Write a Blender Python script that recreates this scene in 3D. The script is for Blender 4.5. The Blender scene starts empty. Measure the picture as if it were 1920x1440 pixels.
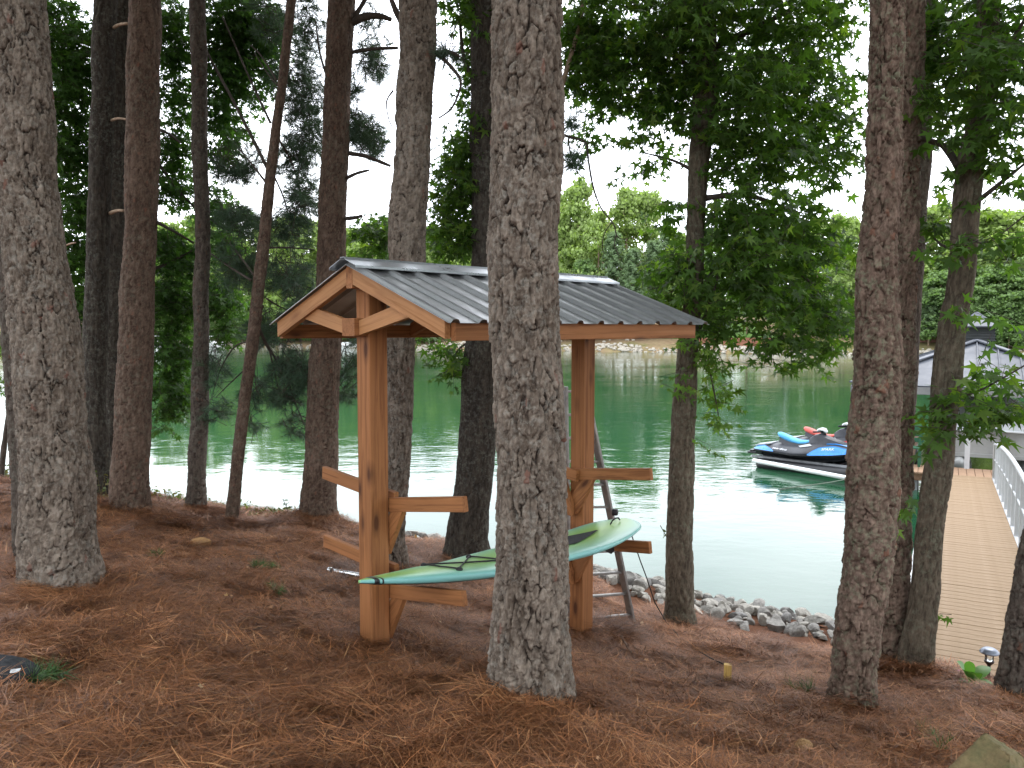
import bpy, math, random
import numpy as np
from mathutils import Vector, Matrix, Euler

SC = bpy.context.scene
COL = SC.collection
random.seed(7)
RNG = np.random.default_rng(11)

# ------------------------------------------------------------------ camera, sky, sun, exposure
EYE = 3.5                                   # eye height above the lake (z = 0 is the water)
FPX = 1500.0                                # focal length in photograph pixels (1920 wide)
PITCH = math.atan(100.0 / FPX)
cam_d = bpy.data.cameras.new('camera')
cam_d.sensor_width = 36.0
cam_d.lens = FPX / 1920.0 * 36.0
cam_d.clip_start = 0.05
cam_d.clip_end = 2000.0
cam = bpy.data.objects.new('camera', cam_d)
cam.location = (0, 0, EYE)
cam.rotation_euler = (math.pi / 2 - PITCH, 0, 0)
COL.objects.link(cam)
SC.camera = cam

SUN_EL, SUN_AZ = math.radians(52), math.radians(35)     # azimuth from +Y towards +X
world = bpy.data.worlds.new('World')
SC.world = world
world.use_nodes = True
wn = world.node_tree
wn.nodes.clear()
w_out = wn.nodes.new('ShaderNodeOutputWorld')
w_bg = wn.nodes.new('ShaderNodeBackground')
w_sky = wn.nodes.new('ShaderNodeTexSky')
w_sky.sky_type = 'NISHITA'
w_sky.sun_disc = False
w_sky.sun_elevation = SUN_EL
w_sky.sun_rotation = SUN_AZ
w_sky.air_density = 1.0
w_sky.dust_density = 3.0
w_tc = wn.nodes.new('ShaderNodeTexCoord')
w_n = wn.nodes.new('ShaderNodeTexNoise')
w_n.inputs['Scale'].default_value = 3.0
w_n.inputs['Detail'].default_value = 5.0
wn.links.new(w_tc.outputs['Generated'], w_n.inputs['Vector'])
w_r = wn.nodes.new('ShaderNodeValToRGB')                 # an even, nearly closed cloud deck
w_r.color_ramp.elements[0].position = 0.3
w_r.color_ramp.elements[0].color = (17.0, 18.0, 19.8, 1)
w_r.color_ramp.elements[1].position = 0.7
w_r.color_ramp.elements[1].color = (22.5, 23.4, 24.6, 1)
wn.links.new(w_n.outputs['Fac'], w_r.inputs['Fac'])
w_m = wn.nodes.new('ShaderNodeMix')
w_m.data_type = 'RGBA'
w_m.inputs[0].default_value = 0.85
wn.links.new(w_sky.outputs[0], w_m.inputs[6])
wn.links.new(w_r.outputs[0], w_m.inputs[7])
wn.links.new(w_m.outputs[2], w_bg.inputs['Color'])
w_bg.inputs['Strength'].default_value = 0.15
wn.links.new(w_bg.outputs[0], w_out.inputs['Surface'])

sun_d = bpy.data.lights.new('sun', 'SUN')
sun_d.energy = 1.0
sun_d.angle = math.radians(25)
sun_d.color = (1.0, 0.95, 0.88)
sun = bpy.data.objects.new('sun', sun_d)
sun.rotation_euler = (math.pi / 2 - SUN_EL, 0, math.pi - SUN_AZ)
sun.location = (10, 10, 40)
COL.objects.link(sun)

SC.view_settings.view_transform = 'Standard'
SC.view_settings.look = 'None'
SC.view_settings.gamma = 1.0
SC.view_settings.use_curve_mapping = False
SC.view_settings.exposure = 0.35
SC.cycles.use_denoising = True
SC.cycles.max_bounces = 8
SC.cycles.diffuse_bounces = 4
SC.cycles.glossy_bounces = 4
SC.cycles.transmission_bounces = 6
SC.cycles.transparent_max_bounces = 8
SC.cycles.sample_clamp_indirect = 6.0

# ------------------------------------------------------------------ projection helpers
CT, ST = math.cos(PITCH), math.sin(PITCH)

def P(px, py, Y):
    """world point seen at photograph pixel (px, py), Y metres ahead of the camera"""
    u, v = (px - 960.0) / FPX, (py - 720.0) / FPX
    k = Y / (CT - v * ST)
    return Vector((u * k, Y, EYE - k * (ST + v * CT)))

def ray(px, py):
    u, v = (px - 960.0) / FPX, (py - 720.0) / FPX
    return Vector((u, CT - v * ST, -(ST + v * CT)))

def proj(p):
    x, y, z = p[0], p[1], p[2] - EYE
    f = y * CT - z * ST
    return 960 + FPX * x / f, 720 - FPX * (y * ST + z * CT) / f

# ------------------------------------------------------------------ the lie of the land (thin-plate surface through measured points)
BASES = [(995, 1338, 4.05), (117, 1112, 5.4), (60, 1078, 6.1), (242, 962, 7.8), (190, 935, 8.6), (212, 932, 9.5), (369, 964, 9.2),
         (432, 992, 8.5), (594, 990, 8.8), (695, 1207, 5.15), (730, 1080, 7.3), (872, 1054, 8.2), (1090, 1195, 6.6),
         (1275, 1178, 8.0), (1598, 1338, 4.8), (1668, 1255, 6.2), (1714, 1266, 6.0), (1910, 1314, 5.3), (1187, 1166, 7.35),
         (0, 1440, 2.95), (960, 1440, 3.25), (1920, 1440, 3.5), (20, 905, 10.0), (310, 943, 10.2), (480, 966, 10.0),
         (800, 1022, 9.4), (1340, 1176, 8.1), (1560, 1213, 7.5), (640, 1005, 9.2)]
ctrl = [P(*b) for b in BASES]
ctrl = [(p.x, p.y, p.z) for p in ctrl]
SHORE = [(-40, 17), (-20, 16.5), (-8, 15.2), (-4, 14.0), (-1.1, 12.6), (1.16, 11.35), (2.4, 10.35), (3.75, 9.35), (5.2, 8.7), (8, 8.3), (14, 8.6), (40, 9)]
for (sx, sy) in SHORE[1:-1]:
    ctrl.append((sx, sy, -0.02))
    ctrl.append((sx + 0.35, sy + 1.3, -0.75))
ctrl += [(0, 0, EYE - 1.65), (-3, 0, EYE - 1.5), (3, 0, EYE - 1.85), (-7, 3, EYE - 1.55), (-8, 8, EYE - 1.75), (-14, 4, EYE - 1.4), (-14, 10, EYE - 1.8), (6, 2, EYE - 2.3),
         (6, 5.5, EYE - 2.85), (10, 3, EYE - 2.8), (10, 6, EYE - 3.2), (-6, -6, EYE - 1.2), (0, -6, EYE - 1.3), (6, -6, EYE - 1.7), (16, 0, EYE - 2.9),
         (4.1, 6.2, EYE - 2.82), (3.0, 6.6, EYE - 2.8)]
ctrl = np.array(ctrl)

def _tps(d2):
    return 0.5 * d2 * np.log(d2 + 1e-12)
_n = len(ctrl)
_A = np.zeros((_n + 3, _n + 3))
_d2 = ((ctrl[:, None, :2] - ctrl[None, :, :2]) ** 2).sum(-1)
_A[:_n, :_n] = _tps(_d2) + np.eye(_n) * 0.02
_A[:_n, _n] = 1
_A[:_n, _n + 1:] = ctrl[:, :2]
_A[_n:, :_n] = _A[:_n, _n:].T
_W = np.linalg.solve(_A, np.concatenate([ctrl[:, 2], np.zeros(3)]))

def _hash(i, j, seed):
    h = (i.astype(np.int64) * 374761393 + j.astype(np.int64) * 668265263 + seed * 2147483647) & 0xFFFFFFFF
    h = ((h ^ (h >> 13)) * 1274126177) & 0xFFFFFFFF
    h = (h ^ (h >> 16)) & 0xFFFFFFFF
    h = (h * 2246822519) & 0xFFFFFFFF
    return ((h ^ (h >> 15)) & 0xFFFFFF) / float(0xFFFFFF)

def vnoise(u, v, seed=0, per=None):
    """smooth value noise in [-1, 1]; per = period in u"""
    iu, iv = np.floor(u), np.floor(v)
    fu, fv = u - iu, v - iv
    fu, fv = fu * fu * (3 - 2 * fu), fv * fv * (3 - 2 * fv)
    a, b = iu, iu + 1
    if per:
        a, b = np.mod(a, per), np.mod(b, per)
    h00, h10, h01, h11 = _hash(a, iv, seed), _hash(b, iv, seed), _hash(a, iv + 1, seed), _hash(b, iv + 1, seed)
    return 2 * ((h00 * (1 - fu) + h10 * fu) * (1 - fv) + (h01 * (1 - fu) + h11 * fu) * fv) - 1

def voronoi(u, v, seed, per):
    """cellular noise, periodic in u: F1, F2, random of the nearest cell, offset to its centre"""
    iu, iv = np.floor(u), np.floor(v)
    f1 = np.full(u.shape, 9.0); f2 = np.full(u.shape, 9.0)
    rid = np.zeros(u.shape); dv = np.zeros(u.shape); du = np.zeros(u.shape)
    for a in (-1, 0, 1):
        for b in (-1, 0, 1):
            cu, cv = iu + a, iv + b
            cw = np.mod(cu, per)
            x = cu + 0.5 + 0.84 * (_hash(cw, cv, seed) - .5)
            y = cv + 0.5 + 0.84 * (_hash(cw, cv, seed + 17) - .5)
            d = np.sqrt((u - x) ** 2 + (v - y) ** 2)
            nearer = d < f1
            f2 = np.where(nearer, f1, np.minimum(f2, d))
            rid = np.where(nearer, _hash(cw, cv, seed + 31), rid)
            dv = np.where(nearer, v - y, dv)
            du = np.where(nearer, u - x, du)
            f1 = np.where(nearer, d, f1)
    return f1, f2, rid, du, dv

MOUNDS = [(995, 1338, 4.05, .45, .07), (117, 1112, 5.4, .5, .05), (594, 990, 8.8, .55, .10), (870, 1400, 3.5, .4, .05), (300, 1170, 4.8, .4, .04)]
MOUNDS = [(P(a, b, c).x, P(a, b, c).y, r, h) for a, b, c, r, h in MOUNDS]

def ground_z(x, y, fine=True):
    x = np.atleast_1d(np.asarray(x, float)); y = np.atleast_1d(np.asarray(y, float))
    sh = x.shape
    X, Y = x.ravel(), y.ravel()
    cx, cy = np.clip(X, -15, 17), np.clip(Y, -7, 17)
    out = np.zeros(X.shape)
    for s in range(0, len(X), 20000):
        d2 = (cx[s:s + 20000, None] - ctrl[None, :, 0]) ** 2 + (cy[s:s + 20000, None] - ctrl[None, :, 1]) ** 2
        out[s:s + 20000] = _tps(d2) @ _W[:_n]
    out += _W[_n] + _W[_n + 1] * cx + _W[_n + 2] * cy
    out = np.maximum(out, -3.0)
    if fine:
        inland = np.clip(out / 0.5, 0, 1)
        out = out + inland * (0.036 * vnoise(X * 2.3, Y * 2.3, 3) + 0.026 * vnoise(X * 6.1, Y * 6.1, 5) + 0.012 * vnoise(X * 14, Y * 14, 6))
        for mx, my, r, h in MOUNDS:
            out = out + h * np.exp(-((X - mx) ** 2 + (Y - my) ** 2) / r ** 2)
    return out.reshape(sh)

def gz(x, y):
    return float(ground_z(x, y)[0])

def G(px, py, y0=2.0, y1=14.0):
    """where the ray through photograph pixel (px, py) first meets the ground"""
    d = ray(px, py)
    ks = np.linspace(y0, y1, 400) / d.y
    zz = EYE + ks * d.z - ground_z(ks * d.x, ks * d.y)
    hit = np.where(zz < 0)[0]
    i = hit[0] if len(hit) else len(ks) - 1
    i = max(i, 1)
    a, b = ks[i - 1], ks[i]
    t = zz[i - 1] / (zz[i - 1] - zz[i] + 1e-9) if len(hit) else 1
    k = a + (b - a) * min(max(t, 0), 1)
    return Vector((k * d.x, k * d.y, EYE + k * d.z + .014))      # + the thickness of the straw

# ------------------------------------------------------------------ object helpers
def thing(name, label, cat, loc, rotz=0.0, group=None):
    o = bpy.data.objects.new(name, None)
    o.empty_display_size = 0.2
    o.location = loc
    o.rotation_euler = (0, 0, rotz)
    COL.objects.link(o)
    return tag(o, label, cat, group)

def tag(o, label, cat, group=None, kind=None):
    if label: o['label'] = label
    if cat: o['category'] = cat
    if group: o['group'] = group
    if kind: o['kind'] = kind
    return o

def root_loc(o):
    v = Vector((0, 0, 0))
    while o is not None:
        v = v + Vector(o.location)
        o = o.parent
    return v

def mesh(name, V, faces, mats=None, parent=None, smooth=False, attrs=None, local=False, kind=None, midx=None):
    """one mesh object; V in world space unless local (then in the parent's own space)"""
    V = np.asarray(V, float).reshape(-1, 3)
    if parent is not None and not local:
        V = V - np.array(root_loc(parent))
    me = bpy.data.meshes.new(name)
    if isinstance(faces, np.ndarray):
        m, k = faces.shape
        me.vertices.add(len(V)); me.loops.add(m * k); me.polygons.add(m)
        me.vertices.foreach_set('co', V.astype(np.float32).ravel())
        me.loops.foreach_set('vertex_index', faces.astype(np.int32).ravel())
        me.polygons.foreach_set('loop_start', np.arange(0, m * k, k, dtype=np.int32))
    else:
        me.from_pydata([tuple(v) for v in V], [], faces)
    if attrs:
        for an, av in attrs.items():
            av = np.asarray(av, np.float32)
            if av.ndim == 1:
                at = me.attributes.new(an, 'FLOAT', 'POINT'); at.data.foreach_set('value', av)
            else:
                at = me.attributes.new(an, 'FLOAT_VECTOR', 'POINT'); at.data.foreach_set('vector', av.ravel())
    if mats is not None:
        for m_ in (mats if isinstance(mats, (list, tuple)) else [mats]):
            me.materials.append(m_)
    if midx is not None:
        me.polygons.foreach_set('material_index', np.asarray(midx, np.int32))
    me.polygons.foreach_set('use_smooth', np.full(len(me.polygons), smooth))
    me.update(calc_edges=True)
    o = bpy.data.objects.new(name, me)
    COL.objects.link(o)
    if parent is not None: o.parent = parent
    if kind: o['kind'] = kind
    return o

class MB:
    """collects shapes for one mesh"""
    def __init__(s):
        s.v, s.f, s.a, s.m = [], [], [], []
        s.cm = 0
    def add(s, v, f, gc=None):
        n = len(s.v)
        v = [tuple(p) for p in v]
        s.v += v
        s.f += [tuple(i + n for i in q) for q in f]
        s.a += [tuple(p) for p in (gc if gc is not None else v)]
        s.m += [s.cm] * len(f)
        return s
    def beam(s, p0, p1, w, h, up=(0, 0, 1), ch=0.004, rnd=None):
        """a timber from p0 to p1: w across, h along 'up', edges eased by ch"""
        p0, p1 = Vector(p0), Vector(p1)
        x = (p1 - p0); L = x.length; x.normalize()
        y = Vector(up).cross(x)
        if y.length < 1e-5: y = Vector((1, 0, 0)).cross(x)
        y.normalize(); z = x.cross(y)
        ch = min(ch, w * .3, h * .3)
        a, b = w / 2, h / 2
        pr = [(-a + ch, -b), (a - ch, -b), (a, -b + ch), (a, b - ch), (a - ch, b), (-a + ch, b), (-a, b - ch), (-a, -b + ch)]
        r = rnd if rnd is not None else random.uniform(0, 50)
        v, g = [], []
        for t in (0, L):
            for (q, k) in pr:
                v.append(p0 + x * t + y * q + z * k)
                g.append((t + r, q + r * .37, k + r * .11))
        f = [(i, (i + 1) % 8, 8 + (i + 1) % 8, 8 + i) for i in range(8)]
        f += [tuple(range(7, -1, -1)), tuple(range(8, 16))]
        return s.add(v, f, g)
    def box(s, c, sx, sy, sz, ax=None, ch=0.004):
        c = Vector(c)
        x = Vector(ax) if ax is not None else Vector((1, 0, 0))
        x.normalize()
        return s.beam(c - x * sx / 2, c + x * sx / 2, sy, sz, ch=ch)
    def tube(s, pts, radii, n=8, caps=True):
        pts = [Vector(p) for p in pts]
        if not isinstance(radii, (list, tuple)): radii = [radii] * len(pts)
        v, f = [], []
        prev = None
        for i, p in enumerate(pts):
            t = (pts[min(i + 1, len(pts) - 1)] - pts[max(i - 1, 0)])
            if t.length < 1e-9: t = Vector((0, 0, 1))
            t.normalize()
            if prev is None:
                y = t.cross(Vector((0, 0, 1)) if abs(t.z) < .9 else Vector((1, 0, 0)))
            else:
                y = prev - t * prev.dot(t)
            y.normalize(); prev = y
            z = t.cross(y)
            for k in range(n):
                a = 2 * math.pi * k / n
                v.append(p + (y * math.cos(a) + z * math.sin(a)) * radii[i])
        for i in range(len(pts) - 1):
            for k in range(n):
                f.append((i * n + k, i * n + (k + 1) % n, (i + 1) * n + (k + 1) % n, (i + 1) * n + k))
        if caps:
            f.append(tuple(range(n - 1, -1, -1)))
            f.append(tuple((len(pts) - 1) * n + k for k in range(n)))
        return s.add(v, f)
    def lathe(s, prof, c=(0, 0, 0), n=20):
        v, f = [], []
        for (r, z) in prof:
            for k in range(n):
                a = 2 * math.pi * k / n
                v.append((c[0] + r * math.cos(a), c[1] + r * math.sin(a), c[2] + z))
        for i in range(len(prof) - 1):
            for k in range(n):
                f.append((i * n + k, i * n + (k + 1) % n, (i + 1) * n + (k + 1) % n, (i + 1) * n + k))
        f.append(tuple(range(n - 1, -1, -1)))
        f.append(tuple((len(prof) - 1) * n + k for k in range(n)))
        return s.add(v, f)
    def prism(s, poly, d):
        """polygon (list of 3D points) swept along d"""
        n = len(poly); d = Vector(d)
        v = [Vector(p) for p in poly] + [Vector(p) + d for p in poly]
        f = [tuple(range(n - 1, -1, -1)), tuple(range(n, 2 * n))] + [(i, (i + 1) % n, n + (i + 1) % n, n + i) for i in range(n)]
        return s.add(v, f)
    def loft(s, rings, closed=True, caps=True):
        n = len(rings[0]); v = [p for r in rings for p in r]; f = []
        for i in range(len(rings) - 1):
            for k in range(n if closed else n - 1):
                f.append((i * n + k, i * n + (k + 1) % n, (i + 1) * n + (k + 1) % n, (i + 1) * n + k))
        if caps and closed:
            f.append(tuple(range(n - 1, -1, -1)))
            f.append(tuple((len(rings) - 1) * n + k for k in range(n)))
        return s.add(v, f)
    def build(s, name, mats, parent=None, smooth=False, local=False, kind=None):
        return mesh(name, s.v, s.f, mats, parent, smooth, {'gc': s.a}, local, kind, s.m)

def copy_tree(o, parent=None):
    c = o.copy()
    COL.objects.link(c)
    if parent is not None: c.parent = parent
    for ch in list(o.children):
        copy_tree(ch, c)
    return c
# ------------------------------------------------------------------ materials
def nd(nt, typ, **kw):
    n = nt.nodes.new(typ)
    for k, v in kw.items():
        key = k.replace('_', ' ') if k.replace('_', ' ') in n.inputs else k
        if isinstance(key, str) and key in n.inputs:
            s = n.inputs[key]
            if isinstance(v, bpy.types.NodeSocket): nt.links.new(v, s)
            else: s.default_value = v
        else:
            setattr(n, k, v)
    return n

def ramp(nt, fac, stops):
    n = nt.nodes.new('ShaderNodeValToRGB')
    e = n.color_ramp.elements
    while len(e) < len(stops): e.new(0.5)
    for i, (p, c) in enumerate(stops):
        e[i].position = p
        e[i].color = (c[0], c[1], c[2], 1) if not isinstance(c, (int, float)) else (c, c, c, 1)
    nt.links.new(fac, n.inputs['Fac'])
    return n.outputs['Color']

def mixc(nt, fac, a, b, mode='MIX'):
    n = nt.nodes.new('ShaderNodeMix')
    n.data_type = 'RGBA'; n.blend_type = mode
    for s, v in ((n.inputs[0], fac), (n.inputs[6], a), (n.inputs[7], b)):
        if isinstance(v, bpy.types.NodeSocket): nt.links.new(v, s)
        elif isinstance(v, (int, float)): s.default_value = v
        else: s.default_value = (v[0], v[1], v[2], 1)
    return n.outputs[2]

def mathn(nt, op, a, b=0.0, clamp=False):
    n = nt.nodes.new('ShaderNodeMath'); n.operation = op; n.use_clamp = clamp
    for s, v in ((n.inputs[0], a), (n.inputs[1], b)):
        if isinstance(v, bpy.types.NodeSocket): nt.links.new(v, s)
        else: s.default_value = v
    return n.outputs[0]

def mapping(nt, vec, scale, loc=(0, 0, 0), rot=(0, 0, 0)):
    n = nt.nodes.new('ShaderNodeMapping')
    nt.links.new(vec, n.inputs['Vector'])
    n.inputs['Scale'].default_value = scale
    n.inputs['Location'].default_value = loc
    n.inputs['Rotation'].default_value = rot
    return n.outputs[0]

def bump(nt, h, strength, dist, normal=None):
    n = nt.nodes.new('ShaderNodeBump')
    n.inputs['Strength'].default_value = strength
    n.inputs['Distance'].default_value = dist
    nt.links.new(h, n.inputs['Height'])
    if normal is not None: nt.links.new(normal, n.inputs['Normal'])
    return n.outputs[0]

def attr(nt, name, out='Fac'):
    n = nt.nodes.new('ShaderNodeAttribute'); n.attribute_name = name
    return n.outputs[out]

def newmat(name, color=(.5, .5, .5), rough=.6, spec=.4, metal=0.0):
    m = bpy.data.materials.new(name)
    m.use_nodes = True
    nt = m.node_tree
    b = nt.nodes['Principled BSDF']
    b.inputs['Base Color'].default_value = (*color, 1)
    b.inputs['Roughness'].default_value = rough
    b.inputs['Specular IOR Level'].default_value = spec
    b.inputs['Metallic'].default_value = metal
    return m, nt, b

def setc(nt, b, col=None, rough=None, normal=None):
    if col is not None: nt.links.new(col, b.inputs['Base Color'])
    if rough is not None: nt.links.new(rough, b.inputs['Roughness'])
    if normal is not None: nt.links.new(normal, b.inputs['Normal'])

def objco(nt):
    return nt.nodes.new('ShaderNodeTexCoord').outputs['Object']

def plain(name, color, rough=.5, spec=.4, metal=0.0, var=.12, scale=6.0, bumpy=0.0, bscale=60.0):
    """a painted or moulded surface with slight soiling"""
    m, nt, b = newmat(name, color, rough, spec, metal)
    oc = objco(nt)
    n = nd(nt, 'ShaderNodeTexNoise', Vector=oc, Scale=scale, Detail=6.0, Roughness=.65)
    lo = [c * (1 - var * 1.4) for c in color]; hi = [min(1, c * (1 + var)) for c in color]
    c = ramp(nt, n.outputs['Fac'], [(.3, lo), (.7, hi)])
    r = ramp(nt, n.outputs['Fac'], [(.3, min(1, rough + .12)), (.7, max(0.02, rough - .06))])
    nrm = None
    if bumpy:
        n2 = nd(nt, 'ShaderNodeTexNoise', Vector=oc, Scale=bscale, Detail=3.0)
        nrm = bump(nt, n2.outputs['Fac'], bumpy, .004)
    setc(nt, b, c, r, nrm)
    return m

def bark(name, plate_a, plate_b, fresh, under, lichen, lichen_amt=.5, flake=50.0, k=.70):
    plate_a, plate_b, fresh, under, lichen = [tuple(c * k for c in q) for q in (plate_a, plate_b, fresh, under, lichen)]
    """weathered scales: each scale its own tone, some freshly broken red, some with lichen"""
    m, nt, b = newmat(name, plate_a, .9, .15)
    oc = objco(nt)
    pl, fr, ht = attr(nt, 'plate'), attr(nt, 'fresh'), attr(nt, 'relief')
    st = mapping(nt, oc, (1, 1, .35))
    n1 = nd(nt, 'ShaderNodeTexNoise', Vector=st, Scale=30.0, Detail=8.0, Roughness=.7)
    n2 = nd(nt, 'ShaderNodeTexNoise', Vector=oc, Scale=2.2, Detail=4.0)
    n3 = nd(nt, 'ShaderNodeTexNoise', Vector=oc, Scale=26.0, Detail=7.0, Roughness=.75)
    vo = nd(nt, 'ShaderNodeTexVoronoi', Vector=st, Scale=flake)
    c = mixc(nt, pl, plate_a, plate_b)
    c = mixc(nt, ramp(nt, n1.outputs['Fac'], [(.36, 0.0), (.66, 1.0)]), mixc(nt, 1.0, c, (.55, .52, .50), 'MULTIPLY'), mixc(nt, 1.0, c, (1.42, 1.40, 1.36), 'MULTIPLY'))
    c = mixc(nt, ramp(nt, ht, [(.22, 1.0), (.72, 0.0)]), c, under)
    c = mixc(nt, fr, c, fresh)
    lm = mathn(nt, 'MULTIPLY', ramp(nt, n2.outputs['Fac'], [(.34, .15), (.58, 1.0)]), ramp(nt, n3.outputs['Fac'], [(.50, 0.0), (.60, 1.0)]))
    c = mixc(nt, mathn(nt, 'MULTIPLY', lm, lichen_amt), c, lichen)
    h = mathn(nt, 'ADD', n1.outputs['Fac'], mathn(nt, 'MULTIPLY', vo.outputs['Distance'], .6))
    setc(nt, b, c, None, bump(nt, h, .75, .006))
    return m

M = {}
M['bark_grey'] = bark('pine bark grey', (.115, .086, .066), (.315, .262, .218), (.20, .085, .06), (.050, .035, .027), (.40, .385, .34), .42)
M['bark_red'] = bark('pine bark reddish', (.100, .063, .046), (.215, .152, .118), (.24, .105, .07), (.085, .050, .037), (.25, .26, .20), .3)
M['bark_dark'] = bark('pine bark dark', (.10, .078, .066), (.155, .128, .108), (.17, .08, .055), (.062, .044, .036), (.24, .25, .20), .45)
M['bark_plate'] = bark('pine bark in broad plates', (.112, .072, .055), (.262, .188, .150), (.22, .10, .065), (.075, .045, .034), (.26, .29, .19), .6, 30)
M['bark_gum'] = bark('sweetgum bark', (.135, .108, .082), (.20, .165, .125), (.19, .135, .095), (.09, .068, .05), (.26, .28, .20), .5, 70)
M['bark_gum_dark'] = bark('dark furrowed bark', (.060, .050, .042), (.10, .086, .070), (.10, .07, .05), (.04, .032, .027), (.26, .27, .23), .4, 70)

def wood(name, light, dark, knot, rough=.62):
    m, nt, b = newmat(name, light, rough, .25)
    gc = attr(nt, 'gc', 'Vector')
    w = nd(nt, 'ShaderNodeTexNoise', Vector=mapping(nt, gc, (1.3, 9, 9)), Scale=1.0, Detail=3.0)
    gv = nd(nt, 'ShaderNodeVectorMath', operation='ADD')
    nt.links.new(mapping(nt, gc, (1.1, 34, 34)), gv.inputs[0])
    nt.links.new(w.outputs['Color'], gv.inputs[1])
    g = nd(nt, 'ShaderNodeTexNoise', Vector=gv.outputs[0], Scale=1.0, Detail=8.0, Roughness=.62, Distortion=.9)
    g2 = nd(nt, 'ShaderNodeTexNoise', Vector=mapping(nt, gc, (3, 160, 160)), Scale=1.0, Detail=4.0)
    big = nd(nt, 'ShaderNodeTexNoise', Vector=mapping(nt, gc, (1.6, 5, 5)), Scale=1.0, Detail=3.0)
    c = ramp(nt, g.outputs['Fac'], [(.34, dark), (.50, light), (.72, [min(1, x * 1.22) for x in light])])
    c = mixc(nt, ramp(nt, big.outputs['Fac'], [(.35, 0.0), (.7, .55)]), c, [x * .72 for x in light])
    kv = nd(nt, 'ShaderNodeTexVoronoi', Vector=mapping(nt, gc, (2.6, 7.5, 7.5)), Scale=1.0)
    km = ramp(nt, kv.outputs['Distance'], [(.10, 1.0), (.17, .45), (.30, 0.0)])
    c = mixc(nt, km, c, knot)
    h = mathn(nt, 'ADD', g.outputs['Fac'], mathn(nt, 'MULTIPLY', g2.outputs['Fac'], .5))
    setc(nt, b, c, ramp(nt, g.outputs['Fac'], [(.3, rough + .12), (.7, rough - .05)]), bump(nt, h, .35, .003))
    return m
M['cedar'] = wood('stained cedar', (.305, .125, .046), (.165, .060, .021), (.085, .03, .012))
M['cedar_light'] = wood('fresh cedar', (.40, .19, .078), (.26, .108, .04), (.17, .06, .02))
M['stake'] = wood('yellow pine stake', (.55, .36, .11), (.42, .25, .07), (.2, .1, .03))
M['grey_wood'] = wood('weathered wood', (.22, .16, .12), (.15, .10, .075), (.06, .04, .03))

def leafmat(name, col, var=.35, trans=.35, rough=.55, extra=None):
    m = bpy.data.materials.new(name); m.use_nodes = True
    nt = m.node_tree
    b = nt.nodes['Principled BSDF']; out = nt.nodes['Material Output']
    tv = attr(nt, 'tone')
    lo = [c * (1 - var) for c in col]; hi = [c * (1 + var * 1.3) for c in col]
    stops = [(0.0, lo), (.75, hi)]
    if extra: stops.append((1.0, extra))
    c = ramp(nt, tv, stops)
    nt.links.new(c, b.inputs['Base Color'])
    b.inputs['Roughness'].default_value = rough
    b.inputs['Specular IOR Level'].default_value = .3
    t = nt.nodes.new('ShaderNodeBsdfTranslucent')
    c2 = mixc(nt, 1.0, c, (1.5, 1.7, .55), 'MULTIPLY')
    nt.links.new(c2, t.inputs['Color'])
    mx = nt.nodes.new('ShaderNodeMixShader'); mx.inputs[0].default_value = trans
    nt.links.new(b.outputs[0], mx.inputs[1]); nt.links.new(t.outputs[0], mx.inputs[2])
    nt.links.new(mx.outputs[0], out.inputs['Surface'])
    return m
M['leaf'] = leafmat('sweetgum leaf', (.060, .118, .024), trans=.5, extra=(.14, .21, .035))
M['leaf_young'] = leafmat('young leaf', (.085, .16, .028), extra=(.16, .24, .04))
M['leaf_dark'] = leafmat('dark broad leaf', (.048, .100, .026), trans=.5)
M['needle'] = leafmat('green pine needle', (.052, .088, .056), trans=.15, rough=.5)
M['far_yellow'] = leafmat('far foliage yellow green', (.20, .265, .085), .25, .35)
M['far_mid'] = leafmat('far foliage mid green', (.125, .19, .07), .3, .35)
M['far_pine'] = leafmat('far pine foliage', (.12, .175, .085), .3, .25)
M['hosta'] = leafmat('hosta leaf', (.09, .20, .05), .25, .25, .45)
M['weeds'] = leafmat('bank weeds', (.075, .10, .03), .5, .3, extra=(.16, .10, .045))
M['dead_leaf'] = leafmat('dead leaf', (.26, .14, .075), .6, .2, .7, (.50, .36, .22))
M['straw'] = leafmat('pine straw', (.225, .090, .036), .5, .0, .6, (.40, .215, .10))
def _straw_var():
    nt = M['straw'].node_tree; b = nt.nodes['Principled BSDF']
    c = b.inputs['Base Color'].links[0].from_socket
    oi = nt.nodes.new('ShaderNodeObjectInfo')
    setc(nt, b, mixc(nt, 1.0, c, ramp(nt, oi.outputs['Random'], [(0, (.42, .40, .42)), (.45, (.95, .95, .95)), (.8, (1.1, 1.08, 1.0)), (1, (1.35, 1.4, 1.4))]), 'MULTIPLY'))
_straw_var()
M['green_sprig'] = leafmat('fallen green needles', (.06, .115, .04), .3, .15)

def _ground():
    m, nt, b = newmat('pine litter soil', rough=.95, spec=.1)
    oc = objco(nt)
    n = nd(nt, 'ShaderNodeTexNoise', Vector=oc, Scale=3.0, Detail=8.0, Roughness=.7)
    n2 = nd(nt, 'ShaderNodeTexNoise', Vector=oc, Scale=45.0, Detail=8.0, Roughness=.75)
    c = ramp(nt, n2.outputs['Fac'], [(.3, (.055, .024, .014)), (.55, (.13, .055, .028)), (.75, (.22, .10, .05))])
    c = mixc(nt, ramp(nt, n.outputs['Fac'], [(.35, 0.0), (.65, .5)]), c, (.09, .045, .028))
    setc(nt, b, c, None, bump(nt, n2.outputs['Fac'], .8, .02))
    return m
M['ground'] = _ground()

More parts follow.
